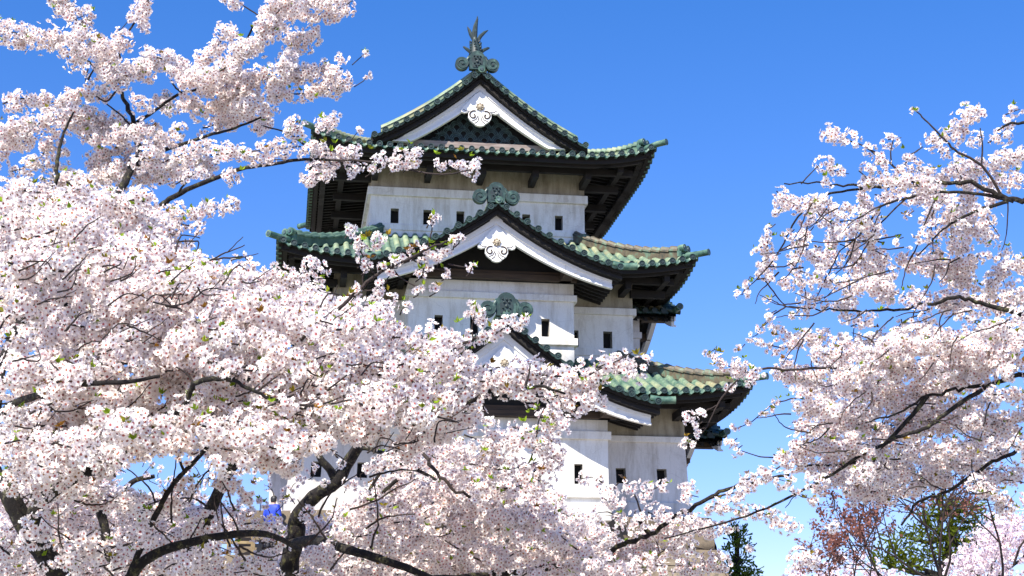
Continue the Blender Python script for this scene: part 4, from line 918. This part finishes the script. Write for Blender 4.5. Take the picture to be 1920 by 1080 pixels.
Bt.fill([(690, 850), (760, 830), (860, 800), (900, 850), (1000, 900), (1060, 960), (1130, 1000), (1200, 1040), (1220, 1100), (560, 1100), (600, 1020), (660, 960)], 8.8, 10.6, 105, 26, (70, 150), dens=1.1, tr=1.8)
Bt.fill([(440, 930), (560, 950), (660, 950), (700, 1000), (1100, 1040), (1100, 1100), (440, 1100)], 10.6, 12, 50, 24, (70, 140), dens=1, holes=[[(415, 1000), (520, 1000), (520, 1045), (415, 1045)], PG])
for x, y, r in ((640, 870, 12), (560, 900, 16), (585, 880, 15), (610, 905, 12), (540, 925, 16), (660, 905, 18), (690, 880, 16), (575, 960, 20), (640, 960, 22), (690, 930, 20), (740, 900, 18), (720, 860, 18), (770, 880, 18), (480, 885, 22), (500, 910, 12), (520, 875, 16), (550, 858, 16), (455, 935, 16), (440, 960, 20), (478, 975, 12), (522, 975, 12), (498, 950, 9), (488, 940, 8), (508, 978, 12), (505, 995, 14), (485, 1008, 16), (515, 1020, 18), (470, 950, 11), (440, 1030, 14), (425, 1040, 14), (530, 940, 9)):
    Bt.one(x, y, r, 9.5+random.uniform(-.3, .5), (x+random.uniform(-20, 20), y+20))
Bt.finish()
# ================================================================== cherry behind, lower left, in its own shade
D = Tree('cherry_tree', 'cherry tree with two leaning mossy trunks behind the lower left blossoms', tuple(at(350, 1500, 9.1)[:2])+(GZ,), white=(.965, .91, .895), ball=.06, nfl=24)
D.tr.tube([D.org, tuple(at(335, 1250, 9.1)), tuple(at(345, 1085, 9.1))], [.17, .11, .062], 12, 0)
D.limb([(345, 1090), (352, 1060), (365, 1030), (385, 978), (402, 940), (425, 892), (445, 862), (462, 838), (485, 795)], 9.1, 8.8, 15, 8)
D.limb([(345, 1090), (230, 1060), (205, 1040), (198, 1000), (190, 965), (175, 930), (170, 890)], 9.1, 9.3, 11, 8)
D.limb([(205, 925, 11.6), (230, 918, 11.6), (255, 900, 11.5), (290, 893, 11.5)], 11.5, None, 7, 4)
D.limb([(198, 1000, 9.2), (150, 1010, 10.4), (90, 1030, 11), (30, 1010, 11)], 11.4, None, 8, 4)
holes = [[(275, 845), (410, 845), (420, 900), (400, 925), (300, 935), (220, 900)], [(415, 1000), (520, 1000), (520, 1045), (415, 1045)], PG]
D.fill([(-40, 870), (120, 880), (220, 870), (280, 900), (420, 930), (470, 950), (430, 1000), (420, 1100), (-40, 1100)], 9.2, 12.6, 125, 25, (60, 140), dens=1.1, holes=holes, tr=1.7)
for x, y, r in ((285, 870, 10), (300, 880, 9), (275, 860, 12), (320, 900, 9), (350, 885, 10), (360, 870, 12), (345, 905, 10), (300, 905, 12), (380, 905, 12), (370, 860, 12), (395, 880, 12), (410, 915, 13), (275, 890, 8), (335, 925, 12), (260, 855, 14), (385, 925, 14)):
    D.one(x, y, r, 11.4, (x+random.uniform(-25, 25), y+random.uniform(8, 24)))
D.finish()
# ================================================================== cherry on the right
E_ = Tree('cherry_tree', 'cherry tree on the right with drooping bough tips against the sky', tuple(at(2330, 1500, 9.6)[:2])+(GZ,), white=(.975, .925, .895), ball=.05, nfl=24)
E_.tr.tube([E_.org, tuple(at(2320, 1150, 9.6)), tuple(at(2260, 800, 9.6)), tuple(at(2200, 560, 9.6)), tuple(at(2130, 400, 9.6)), tuple(at(2100, 220, 9.7)), tuple(at(2040, 60, 9.9)), tuple(at(2010, -120, 10.1))], [.2, .16, .12, .085, .055, .036, .02, .008], 12, 0)
for q_ in ([(2200, 560), (2300, 420), (2420, 330), (2520, 300)], [(2130, 400), (2230, 260), (2330, 150)], [(2100, 220), (1990, 130), (1970, 40)], [(2260, 800), (2400, 700), (2560, 640)], [(2240, 700), (2330, 600), (2450, 520)]): E_.limb(q_, 9.6, 9.9, 9, 2.5)
E_.fill([(1965, 40), (2150, -80), (2400, 100), (2620, 300), (2620, 760), (2330, 800), (2150, 620), (1970, 560)], 9.0, 10.6, 75, 26, (80, 160), dens=1., tr=1.3)
d = 9.4
E_.limb([(2200, 560), (2050, 420), (1960, 385), (1920, 375), (1880, 368), (1820, 346), (1770, 341), (1720, 347), (1650, 350), (1600, 350), (1545, 343), (1470, 344)], d, d, 7, 1.2)
E_.limb([(1900, 378), (1850, 366), (1790, 360), (1740, 362), (1700, 372), (1652, 387), (1628, 420), (1604, 448), (1575, 470)], d, d, 3.6, 1.1)
E_.limb([(1652, 350), (1600, 356), (1548, 366), (1502, 400), (1482, 430), (1462, 470), (1440, 500), (1418, 524), (1392, 550)], d-.1, d-.1, 2.6, .8)
E_.limb([(1890, 378), (1832, 395), (1790, 415), (1762, 436), (1720, 480)], d, d, 3.6, 1.1); E_.limb([(1758, 368), (1742, 400), (1716, 470)], d, d, 2.4, 1.2, E_.tw)
E_.limb([(2230, 700), (2050, 640), (1920, 590), (1850, 571), (1800, 560), (1750, 566), (1690, 579), (1620, 582), (1540, 580), (1472, 576)], d, d, 6, 1)
E_.limb([(2250, 800), (2080, 700), (1980, 690), (1910, 705), (1860, 720), (1800, 730), (1740, 741), (1680, 776), (1622, 792)], d-.3, d-.3, 6.5, 1.2)
E_.limb([(1740, 741), (1700, 790), (1640, 848), (1590, 870), (1500, 872)], d-.3, d-.3, 5, 1.6); E_.limb([(1860, 720), (1780, 770), (1740, 800), (1680, 822), (1620, 850), (1560, 890), (1500, 922), (1420, 960), (1320, 990), (1245, 1010)], d-.35, d-.35, 4.5, 1.3)
E_.limb([(2080, 700), (1980, 790), (1900, 850), (1850, 872), (1780, 920), (1722, 942), (1690, 985)], d-.2, d-.2, 4.5, 2)
E_.limb([(1920, 590), (1870, 640), (1880, 690)], d, d, 4, 2); E_.limb([(1950, 770), (1880, 800), (1850, 830)], d, d, 5, 2.5)
E_.limb([(2130, 400), (2020, 330), (1960, 240), (1900, 232), (1870, 245)], d, d, 6, 1.5)
E_.limb([(1880, 368), (1840, 310), (1790, 280), (1765, 255), (1735, 225), (1713, 205)], d, d, 3, 1.2, E_.tw); E_.limb([(1720, 347), (1690, 325), (1655, 295), (1615, 272), (1565, 255)], d, d, 2.6, 1, E_.tw)
E_.limb([(1690, 325), (1705, 295), (1730, 275)], d, d, 2, 1, E_.tw); E_.limb([(1672, 310), (1670, 285), (1675, 262)], d, d, 1.6, 1, E_.tw); E_.limb([(1502, 345), (1520, 325), (1535, 310)], d, d, 1.4, .8, E_.tw)
E_.limb([(1840, 310), (1842, 270), (1838, 240)], d, d, 2, 1, E_.tw); E_.limb([(1890, 378), (1888, 430), (1878, 470)], d, d, 1.5, .8, E_.tw)
for pts in ([(1604, 448), (1560, 455), (1520, 452)], [(1690, 440), (1640, 450), (1590, 452)], [(1716, 470), (1700, 500), (1690, 540)], [(1530, 380), (1535, 400), (1560, 420)], [(1575, 470), (1555, 510), (1530, 560)], [(1604, 448), (1590, 490), (1560, 520)], [(1462, 470), (1490, 455), (1510, 440)], [(1440, 500), (1470, 500), (1490, 490)], [(1418, 524), (1445, 520)], [(1472, 576), (1450, 590), (1440, 600), (1425, 615)], [(1435, 527), (1460, 560), (1475, 576)], [(1700, 372), (1650, 420), (1620, 470), (1585, 520), (1545, 560)]):
    E_.limb(pts, d-.05, d-.05, 1.6, .9, E_.tw)
R_ = (([(1545, 254), (1580, 258), (1602, 268)], 17, 1.2), ([(1625, 278), (1650, 298), (1656, 315)], 16, 1.2), ([(1665, 262), (1690, 258)], 17, 1.2), ([(1700, 292), (1722, 282)], 18, 1.2), ([(1690, 320), (1698, 326)], 13, 1), ([(1740, 270), (1772, 255), (1800, 245)], 23, 1.2), ([(1795, 240), (1818, 225), (1845, 218)], 26, 1.3), ([(1835, 255), (1842, 275)], 20, 1), ([(1852, 268), (1880, 250), (1895, 225)], 17, 1), ([(1885, 215), (1912, 205)], 9, .9), ([(1760, 285), (1790, 280)], 16, .9),
 ([(1545, 304), (1560, 318), (1592, 326)], 15, 1.2), ([(1546, 334), (1552, 337)], 11, 1), ([(1610, 320), (1640, 342), (1682, 345), (1722, 350), (1762, 340)], 27, 1.3), ([(1750, 332), (1790, 328), (1850, 312), (1905, 308)], 25, 1.2), ([(1868, 300), (1925, 290)], 28, 1.2), ([(1875, 332), (1925, 342)], 30, 1.2), ([(1838, 350), (1870, 360)], 18, .9), ([(1640, 365), (1690, 372), (1740, 375)], 20, 1),
 ([(1456, 358), (1470, 372), (1502, 386), (1532, 380), (1562, 378)], 18, 1.2), ([(1540, 392), (1580, 396), (1622, 386)], 20, 1.1), ([(1575, 415), (1610, 410), (1640, 390)], 20, 1), ([(1462, 380), (1480, 395)], 13, 1), ([(1600, 430), (1625, 428), (1650, 435)], 20, 1.2), ([(1575, 458), (1602, 468)], 17, 1), ([(1740, 430), (1762, 418), (1785, 408)], 17, 1), ([(1790, 405), (1812, 425)], 16, 1), ([(1850, 408), (1872, 440)], 11, .9), ([(1712, 445), (1735, 438)], 15, .9),
 ([(1695, 488), (1740, 500), (1782, 494), (1832, 502)], 30, 1.3), ([(1800, 455), (1815, 470)], 17, 1), ([(1845, 480), (1890, 490)], 16, .9), ([(1605, 532), (1650, 540), (1692, 554), (1712, 562)], 28, 1.3), ([(1735, 560), (1790, 570), (1852, 568), (1925, 560)], 32, 1.3), ([(1880, 505), (1925, 478)], 18, 1), ([(1520, 572), (1545, 565)], 19, 1.1), ([(1570, 575), (1580, 582)], 15, 1), ([(1595, 612), (1640, 596)], 18, 1.1), ([(1455, 615), (1500, 638), (1545, 642)], 20, 1.2), ([(1690, 598), (1692, 622)], 24, 1.1), ([(1735, 602), (1755, 615)], 28, 1.1), ([(1825, 602), (1855, 625)], 38, 1.2), ([(1890, 625), (1925, 640)], 28, 1.1),
 ([(1505, 438), (1515, 445)], 14, 1), ([(1520, 478), (1540, 488)], 17, 1), ([(1500, 508), (1525, 518)], 15, 1), ([(1555, 525), (1575, 540)], 18, 1), ([(1478, 490), (1490, 500)], 15, 1), ([(1470, 530), (1482, 542)], 15, 1), ([(1600, 490), (1625, 505)], 16, 1), ([(1640, 470), (1660, 480)], 14, .8), ([(1665, 500), (1672, 530)], 13, .9), ([(1560, 480), (1570, 500)], 13, .9))
for pts, hw, de in R_: E_.spray(pts, d+random.uniform(-.25, .3), None, hw, de, True, 1.3, .2)
for x, y, r in ((1455, 400, 11), (1440, 430, 13), (1436, 447, 13), (1415, 472, 11), (1475, 440, 15), (1490, 460, 14), (1450, 485, 12), (1424, 497, 10), (1445, 520, 12), (1400, 532, 12), (1382, 552, 9), (1400, 549, 7), (1440, 563, 10), (1442, 592, 15), (1485, 590, 9), (1425, 615, 13), (1410, 632, 12), (1510, 418, 14), (1700, 405, 11), (1755, 386, 10), (1680, 455, 9), (1580, 435, 14), (1325, 664, 8), (1338, 668, 9), (1455, 753, 6), (1430, 775, 7), (1445, 769, 8), (1380, 802, 6), (1400, 795, 5), (1290, 782, 17), (1315, 776, 14), (1304, 800, 11), (1308, 812, 11), (1283, 832, 14), (1297, 835, 12), (1368, 832, 15), (1378, 845, 15), (1383, 655, 11), (1405, 1028, 12), (1590, 640, 10), (1715, 208, 5)):
    E_.one(x, y, r, d-.2, None if r < 8 else (x+14, y-10))
E_.limb([(1470, 694), (1440, 690), (1400, 700), (1370, 725), (1345, 760), (1325, 800), (1300, 832)], d-.2, d-.2, 2.4, 1.1, E_.tw); E_.limb([(1500, 745), (1450, 758), (1410, 790), (1375, 805)], d-.2, d-.2, 1.3, .8, E_.tw); E_.limb([(1450, 858), (1420, 855), (1390, 845)], d-.2, d-.2, 1.4, .9, E_.tw); E_.limb([(1345, 760), (1320, 772), (1290, 785)], d-.2, d-.2, 1.2, .8, E_.tw); E_.limb([(1660, 700), (1560, 690), (1470, 694)], d-.2, d-.2, 2.6, 2.2, E_.tw)
R2_ = (([(1335, 672), (1365, 686), (1402, 696), (1412, 702)], 25, 1.3), ([(1342, 730), (1370, 724)], 14, 1.1), ([(1425, 640), (1470, 652), (1512, 628), (1555, 632)], 17, 1.1), ([(1478, 672), (1466, 700)], 15, 1), ([(1460, 700), (1500, 712), (1542, 700), (1585, 690)], 23, 1.2), ([(1525, 662), (1580, 668), (1640, 662)], 28, 1.2), ([(1630, 660), (1700, 650), (1762, 642), (1832, 652), (1925, 660)], 42, 1.3), ([(1620, 700), (1700, 690), (1780, 695), (1860, 690), (1925, 700)], 34, 1.2),
 ([(1495, 745), (1530, 756), (1562, 770)], 24, 1.2), ([(1585, 762), (1640, 750), (1702, 745), (1762, 736)], 36, 1.3), ([(1485, 792), (1512, 802), (1545, 800)], 24, 1.2), ([(1590, 792), (1650, 800), (1722, 790), (1782, 780), (1852, 790), (1925, 780)], 36, 1.2), ([(1485, 832), (1530, 836), (1582, 830), (1642, 836)], 32, 1.2), ([(1680, 832), (1782, 842), (1855, 830)], 28, 1), ([(1450, 852), (1490, 870), (1532, 876), (1592, 870), (1642, 868)], 26, 1.2), ([(1395, 902), (1430, 890), (1472, 902)], 18, 1.1), ([(1415, 955), (1460, 975), (1492, 982)], 20, 1.1), ([(1330, 950), (1370, 955), (1405, 960)], 16, 1),
 ([(1605, 912), (1640, 922), (1692, 905), (1742, 900), (1795, 890)], 31, 1.2), ([(1558, 985), (1580, 992)], 18, 1), ([(1595, 940), (1612, 950)], 18, 1), ([(1825, 900), (1870, 930), (1882, 962)], 30, 1.2), ([(1795, 870), (1862, 880)], 30, 1.1), ([(1890, 830), (1925, 850)], 30, 1), ([(1495, 1050), (1532, 1040)], 18, 1), ([(1860, 740), (1925, 735)], 28, 1.1), ([(1525, 905), (1560, 890)], 16, .9), ([(1885, 900), (1925, 905)], 20, .8), ([(1480, 920), (1530, 940)], 14, .8))
for pts, hw, de in R2_: E_.spray(pts, d-.3+random.uniform(-.25, .3), None, hw, de, True, 1.4, .2)
E_.fill([(1440, 690), (1560, 640), (1700, 620), (1930, 600), (1930, 900), (1800, 930), (1600, 940), (1480, 900), (1500, 800)], 9.0, 10.6, 62, 22, (60, 130), dens=1., tr=1.2)
E_.fill([(1600, 330), (1930, 280), (1930, 600), (1680, 600), (1640, 450)], 9.4, 10.6, 22, 16, (50, 110), (20, 110), dens=.9, tr=1.2)
E_.fill([(1430, 400), (1560, 370), (1700, 400), (1720, 600), (1560, 640), (1420, 600)], 9.2, 10.4, 13, 13, (50, 110), (40, 115), dens=.9, tr=1.1)
for k in range(90):
    x, y = random.uniform(1460, 1920), random.uniform(380, 940); a = random.uniform(1.6, 3.6); l = random.uniform(50, 120); p_ = [(x, y)]
    for q_ in range(3): a += random.gauss(0, .3); x += l/3*math.cos(a); y += l/3*math.sin(a)*.8; p_.append((x, y))
    if x > 1400: E_.limb(p_, 9+random.uniform(-.4, .6), None, 1.7, .7, E_.tw, .6, 5)
E_.finish()
# ================================================================== far things on the right and left
def needles(name, label, base, spec, trunk, colr, L, n_per, cat='pine tree'):
    """conifer: trunk, boughs and thousands of needle sprays; spec = list of (x, y, rx, ry, d) foliage pads in photo pixels"""
    root = empty(name, base, label, cat); t = MB()
    t.tube([base]+[tuple(p) for p in trunk], [.32]+[.16-.14*i/len(trunk) for i in range(len(trunk))], 9, 0)
    Vs, Cs = [], []; tp = np.array(trunk)
    for x, y, rx, ry, d in spec:
        c = at(x, y, d); k = np.argmin(np.linalg.norm(tp-c, axis=1)); a = tp[k]
        t.tube([tuple(a), tuple((a+c)/2+np.array([0, 0, -.1])), tuple(c)], [.07, .05, .02], 6, 0)
        n = int(n_per*rx*ry/600); px = d/FPX
        q = rng.normal(size=(n, 3)); q /= np.linalg.norm(q, axis=1, keepdims=True); q *= (rng.random((n, 1))**.45)
        pos = c + q[:, :1]*rx*px*Rv + q[:, 1:2]*np.array([0, 1, 0])*rx*px + q[:, 2:]*np.array([0, 0, 1])*ry*px
        dr = q*np.array([1, 1, .7])+rng.normal(size=(n, 3))*.55+np.array([0, 0, .35]); dr /= np.linalg.norm(dr, axis=1, keepdims=True)
        sd = np.cross(dr, rng.normal(size=(n, 3))); sd /= np.linalg.norm(sd, axis=1, keepdims=True); l = L*rng.uniform(.6, 1.3, (n, 1))
        Vs.append(np.stack([pos-sd*l*.05, pos+sd*l*.05, pos+dr*l+sd*l*.16, pos+dr*l*1.1-sd*l*.16], 1).reshape(-1, 3))
        Cs.append(np.repeat(np.array(colr)*rng.uniform(.55, 1.4, (n, 1))+rng.random((n, 1))**3*np.array([.05, .04, .0]), 4, 0))
    t.build('trunk', ['bark'], root, base, angle=80, merge=False)
    V = np.concatenate(Vs); raw_mesh('foliage', V, [(np.arange(len(V)).reshape(-1, 4), 0)], np.concatenate(Cs), ['leaf'], root, base)
p1 = 56.
sp = []
for i in range(13):
    y = 985+i*19; wd = 4+i*6
    for k in range(4 if i > 2 else 2): sp.append((1382+random.uniform(-1, 1)*wd, y+random.uniform(-8, 14), 15+i*.9, 9, p1+random.uniform(-.5, .5)))
needles('conifer_tree', 'dark green conifer rising just right of the stone wall corner', tuple(at(1384, 1300, p1)[:2])+(GZ,), sp, [at(1382, y, p1) for y in (1150, 1080, 1050, 1015, 985)], (.10, .16, .025), .22, 150)
p2 = 42.
sp = [(1790, 965, 45, 20, p2), (1840, 985, 38, 20, p2), (1750, 990, 40, 18, p2), (1700, 1010, 42, 18, p2), (1672, 1035, 36, 17, p2), (1790, 1010, 60, 22, p2), (1760, 1045, 60, 20, p2), (1690, 1062, 50, 16, p2), (1825, 1030, 40, 16, p2), (1770, 945, 28, 14, p2), (1815, 945, 28, 12, p2), (1650, 1055, 26, 12, p2), (1860, 1005, 24, 12, p2), (1735, 965, 26, 12, p2)]
needles('pine_tree', 'sunlit yellow-green pine at the lower right behind cherry twigs', tuple(at(1765, 1320, p2)[:2])+(GZ,), sp, [at(x, y, p2) for x, y in ((1765, 1180), (1770, 1080), (1780, 1010), (1785, 960))], (.09, .12, .014), .17, 170)
# bare tree with dark red buds
def bud_tree():
    base = tuple(at(1800, 1450, 19)[:2])+(GZ,); root = empty('budding_tree', base, 'thin twiggy tree with dark red buds behind the right cherry boughs', 'tree')
    t = MB(); tips = []
    t.tube([base, tuple(at(1790, 1200, 19)), tuple(at(1765, 1085, 19))], [.2, .14, .08], 9, 0)
    def grow(x, y, ang, l, r, lev, d):
        pts = [(x, y)]; a = ang
        for k in range(4):
            a += random.gauss(0, .16); x += math.cos(a)*l/4; y -= math.sin(a)*l/4; pts.append((x, y))
            if lev > 0 and k > 0 and random.random() < .9: grow(x, y, a+random.choice((-1, 1))*random.uniform(.35, .8), l*random.uniform(.5, .72), r*.6, lev-1, d+random.uniform(-.5, .5))
        P = [tuple(at(px, py, d)) for px, py in pts]; t.tube(P, [.72*lerp(r, r*.5, k/4)*d/FPX for k in range(5)], 5, 0)
        if lev <= 1:
            for q in np.linspace(.15, 1, 9 if lev == 0 else 5):
                i = min(3, int(q*4)); tips.append(lerp(np.array(P[i]), np.array(P[i+1]), q*4-i))
        if lev > 0: grow(x, y, a+random.gauss(0, .2), l*.6, r*.55, lev-1, d)
    for x, y, an, l, r in ((1765, 1085, 2.0, 190, 4.5), (1765, 1085, 1.5, 200, 4.5), (1770, 1085, 1.15, 190, 4), (1760, 1090, 2.6, 170, 4), (1640, 1120, 1.9, 120, 3), (1600, 1120, 1.6, 120, 3), (1660, 1120, 1.8, 200, 4), (1880, 1100, 1.5, 230, 4), (1900, 1060, 1.2, 200, 3.5), (1560, 1110, 1.7, 80, 2.5), (1680, 1110, 2.2, 150, 3)):
        grow(x, y, an, l*.72, r, 3, 19+random.uniform(-1, 1))
    for x, y, l in ((1690, 860, 60), (1640, 770, 60), (1560, 760, 60), (1560, 690, 50), (1760, 760, 60), (1800, 700, 60), (1900, 830, 80), (1520, 1010, 40)):
        grow(x, y+40, random.uniform(1.2, 2.2), l, 1.6, 2, 19)
    t.build('trunk', ['twig'], root, base, angle=80, merge=False)
    tips = [t_ for t_ in tips if random.random() < .42]; n = len(tips)*2; T = np.repeat(np.array(tips), 2, 0)+rng.normal(size=(n, 3))*.025
    dr = rng.normal(size=(n, 3))+np.array([0, 0, .3]); dr /= np.linalg.norm(dr, axis=1, keepdims=True); sd = np.cross(dr, rng.normal(size=(n, 3))); sd /= np.linalg.norm(sd, axis=1, keepdims=True)
    l = rng.uniform(.025, .055, (n, 1)); V = np.stack([T, T+dr*l*.5+sd*l*.4, T+dr*l, T+dr*l*.5-sd*l*.4], 1).reshape(-1, 3)
    C_ = np.repeat(np.array([.22, .10, .08])*rng.uniform(.6, 1.7, (n, 1)), 4, 0)
    raw_mesh('buds', V, [(np.arange(len(V)).reshape(-1, 4), 0)], C_, ['leaf'], root, base)
bud_tree()
# pale cherry far off at the lower right corner
Fz = Tree('cherry_tree', 'distant pale pink cherry at the lower right corner below the pine', tuple(at(1820, 1400, 27)[:2])+(GZ,), white=(.93, .84, .87), ball=.16, fr=.036, nfl=24)
Fz.tr.tube([Fz.org, tuple(at(1830, 1200, 27)), tuple(at(1850, 1090, 27))], [.25, .2, .12], 9, 0)
for a in ([(1850, 1090), (1800, 1060), (1740, 1050)], [(1850, 1090), (1870, 1040), (1890, 990)], [(1850, 1090), (1900, 1060), (1940, 1020)]): Fz.limb(a, 27, 27, 4, 1.5)
Fz.fill([(1760, 1070), (1790, 1020), (1850, 960), (1900, 915), (1960, 880), (1960, 1110), (1760, 1110)], 26, 28.5, 46, 15, (40, 80), dens=1.0, leaf=.02, tr=1, twig=False)
Fz.fill([(1470, 1085), (1500, 1050), (1560, 1015), (1600, 1030), (1660, 1070), (1700, 1085), (1700, 1110), (1470, 1110)], 26, 28.5, 18, 13, (40, 70), dens=.9, leaf=.02, tr=1, twig=False)
Fz.finish()
# wooden railing on the terrace and a person in blue at the keep's entrance
FL = 4.02
o = empty('wooden_railing', (-.8, -.9, FL), 'weathered wooden railing on the low terrace left of the stone wall', 'railing')
rl = lambda nm, mt, *bx: (lambda q: (q.box(*bx), q.build(nm, [mt], o, (-.8, -.9, FL), bevel=.008)))(MB())
for x in (-3.2, -2.3, -1.5, -.84): rl('post', 'wood_pale', x-.06, x+.06, -1.0, -.88, FL-.02, FL+.78)
rl('top_rail', 'wood_grey', -3.4, -.75, -1.03, -.85, FL+.78, FL+.86); rl('rail', 'wood_pale', -3.3, -.8, -.98, -.9, FL+.35, FL+.43)
M['jacket'] = mat_simple('blue_jacket', [(.3, (.008, .03, .34)), (.7, (.015, .06, .55))], 6, .6, .1)
M['trousers'] = mat_simple('dark_trousers', [(.3, (.01, .01, .015)), (.7, (.03, .03, .04))], 6, .8, .1)
M['skin'] = mat_simple('skin', [(.3, (.42, .25, .17)), (.7, (.52, .32, .23))], 5, .6, 0); M['hair'] = mat_simple('hair', [(.3, (.006, .005, .005)), (.7, (.02, .017, .015))], 20, .5, .2)
def person():
    bx, by = -.33, -.85
    root = empty('person', (bx, by, FL), 'person in a bright blue jacket by the white wall on the terrace', 'person')
    V = [(0, 0, .93), (0, .01, 1.12), (0, .02, 1.34), (0, 0, 1.46), (0, -.02, 1.53), (0, -.03, 1.62), (0, -.03, 1.72),
         (.10, 0, .9), (.11, -.03, .5), (.11, .03, .08), (.11, -.12, .04), (-.10, 0, .9), (-.11, -.02, .5), (-.11, .04, .08), (-.11, -.11, .04),
         (.17, .02, 1.40), (.24, .03, 1.13), (.22, -.12, .92), (-.17, .02, 1.40), (-.24, .03, 1.13), (-.22, -.12, .92), (.22, -.17, .85), (-.22, -.17, .85)]
    E = [(0, 1), (1, 2), (2, 3), (3, 4), (4, 5), (5, 6), (0, 7), (7, 8), (8, 9), (9, 10), (0, 11), (11, 12), (12, 13), (13, 14), (2, 15), (15, 16), (16, 17), (2, 18), (18, 19), (19, 20), (17, 21), (20, 22)]
    R = [.15, .15, .16, .07, .06, .095, .075, .10, .07, .05, .04, .10, .07, .05, .04, .075, .055, .04, .075, .055, .04, .03, .03]
    for s_ in (17, 20):     # fingers and thumb
        k = 21 if s_ == 17 else 22; b0 = V[k]
        for f in range(4):
            a = (b0[0]-.03+.02*f, b0[1]-.03, b0[2]-.05); V.append(a); R.append(.011); E.append((k, len(V)-1)); V.append((a[0], a[1]-.005, a[2]-.05)); R.append(.009); E.append((len(V)-2, len(V)-1))
        V.append((b0[0]+(-.05 if s_ == 17 else .05), b0[1]-.03, b0[2]-.02)); R.append(.011); E.append((k, len(V)-1))
    me = bpy.data.meshes.new('body'); me.from_pydata(V, E, []); ob = bpy.data.objects.new('body', me); COL.objects.link(ob); ob.parent = root
    sk = ob.modifiers.new('skin', 'SKIN'); 
    for i, r_ in enumerate(R): me.skin_vertices[0].data[i].radius = (r_*1.05, r_*.85)
    me.skin_vertices[0].data[0].use_root = True
    ob.modifiers.new('sub', 'SUBSURF').levels = 2; ob.modifiers['sub'].render_levels = 2
    dg = bpy.context.evaluated_depsgraph_get(); ev = bpy.data.meshes.new_from_object(ob.evaluated_get(dg)); ob.modifiers.clear(); ob.data = ev
    ev.materials.clear(); [ev.materials.append(M[x]) for x in ('skin', 'trousers')]
    for f in ev.polygons: f.use_smooth = True; f.material_index = 1 if f.center.z < .92 and abs(f.center.x) < .2 else 0
    def part(name, mat, keep_, off):
        import bmesh
        bm = bmesh.new(); bm.from_mesh(ev); bm.normal_update()
        for v in bm.verts: v.co += v.normal*off
        bmesh.ops.delete(bm, geom=[f for f in bm.faces if not keep_(f.calc_center_median())], context='FACES')
        m2 = bpy.data.meshes.new(name); bm.to_mesh(m2); bm.free(); m2.materials.clear(); m2.materials.append(M[mat])
        for f in m2.polygons: f.material_index = 0
        o2 = bpy.data.objects.new(name, m2); COL.objects.link(o2); o2.parent = root; o2.modifiers.new('s', 'SOLIDIFY').thickness = .012
    part('jacket', 'jacket', lambda c: .86 < c.z < 1.47 and not (abs(c.x) > .17 and c.z < .95), .018)
    part('hair', 'hair', lambda c: c.z > 1.66 or (c.z > 1.55 and c.y > -.01), .016)
    q = MB(); q.tube([(-.035, -.118, 1.645), (-.035, -.126, 1.645)], [.012, .006], 8, 0); q.tube([(.035, -.118, 1.645), (.035, -.126, 1.645)], [.012, .006], 8, 0)
    q.tube([(-.03, -.115, 1.57), (.03, -.115, 1.57)], .007, 6, 0); q.build('eyes_and_mouth', ['hair'], root)
    q = MB(); q.tube([(0, -.105, 1.64), (0, -.135, 1.605), (0, -.115, 1.595)], [.01, .018, .008], 8, 0); q.build('nose', ['skin'], root)
    root.rotation_euler.z = 2.6
person()
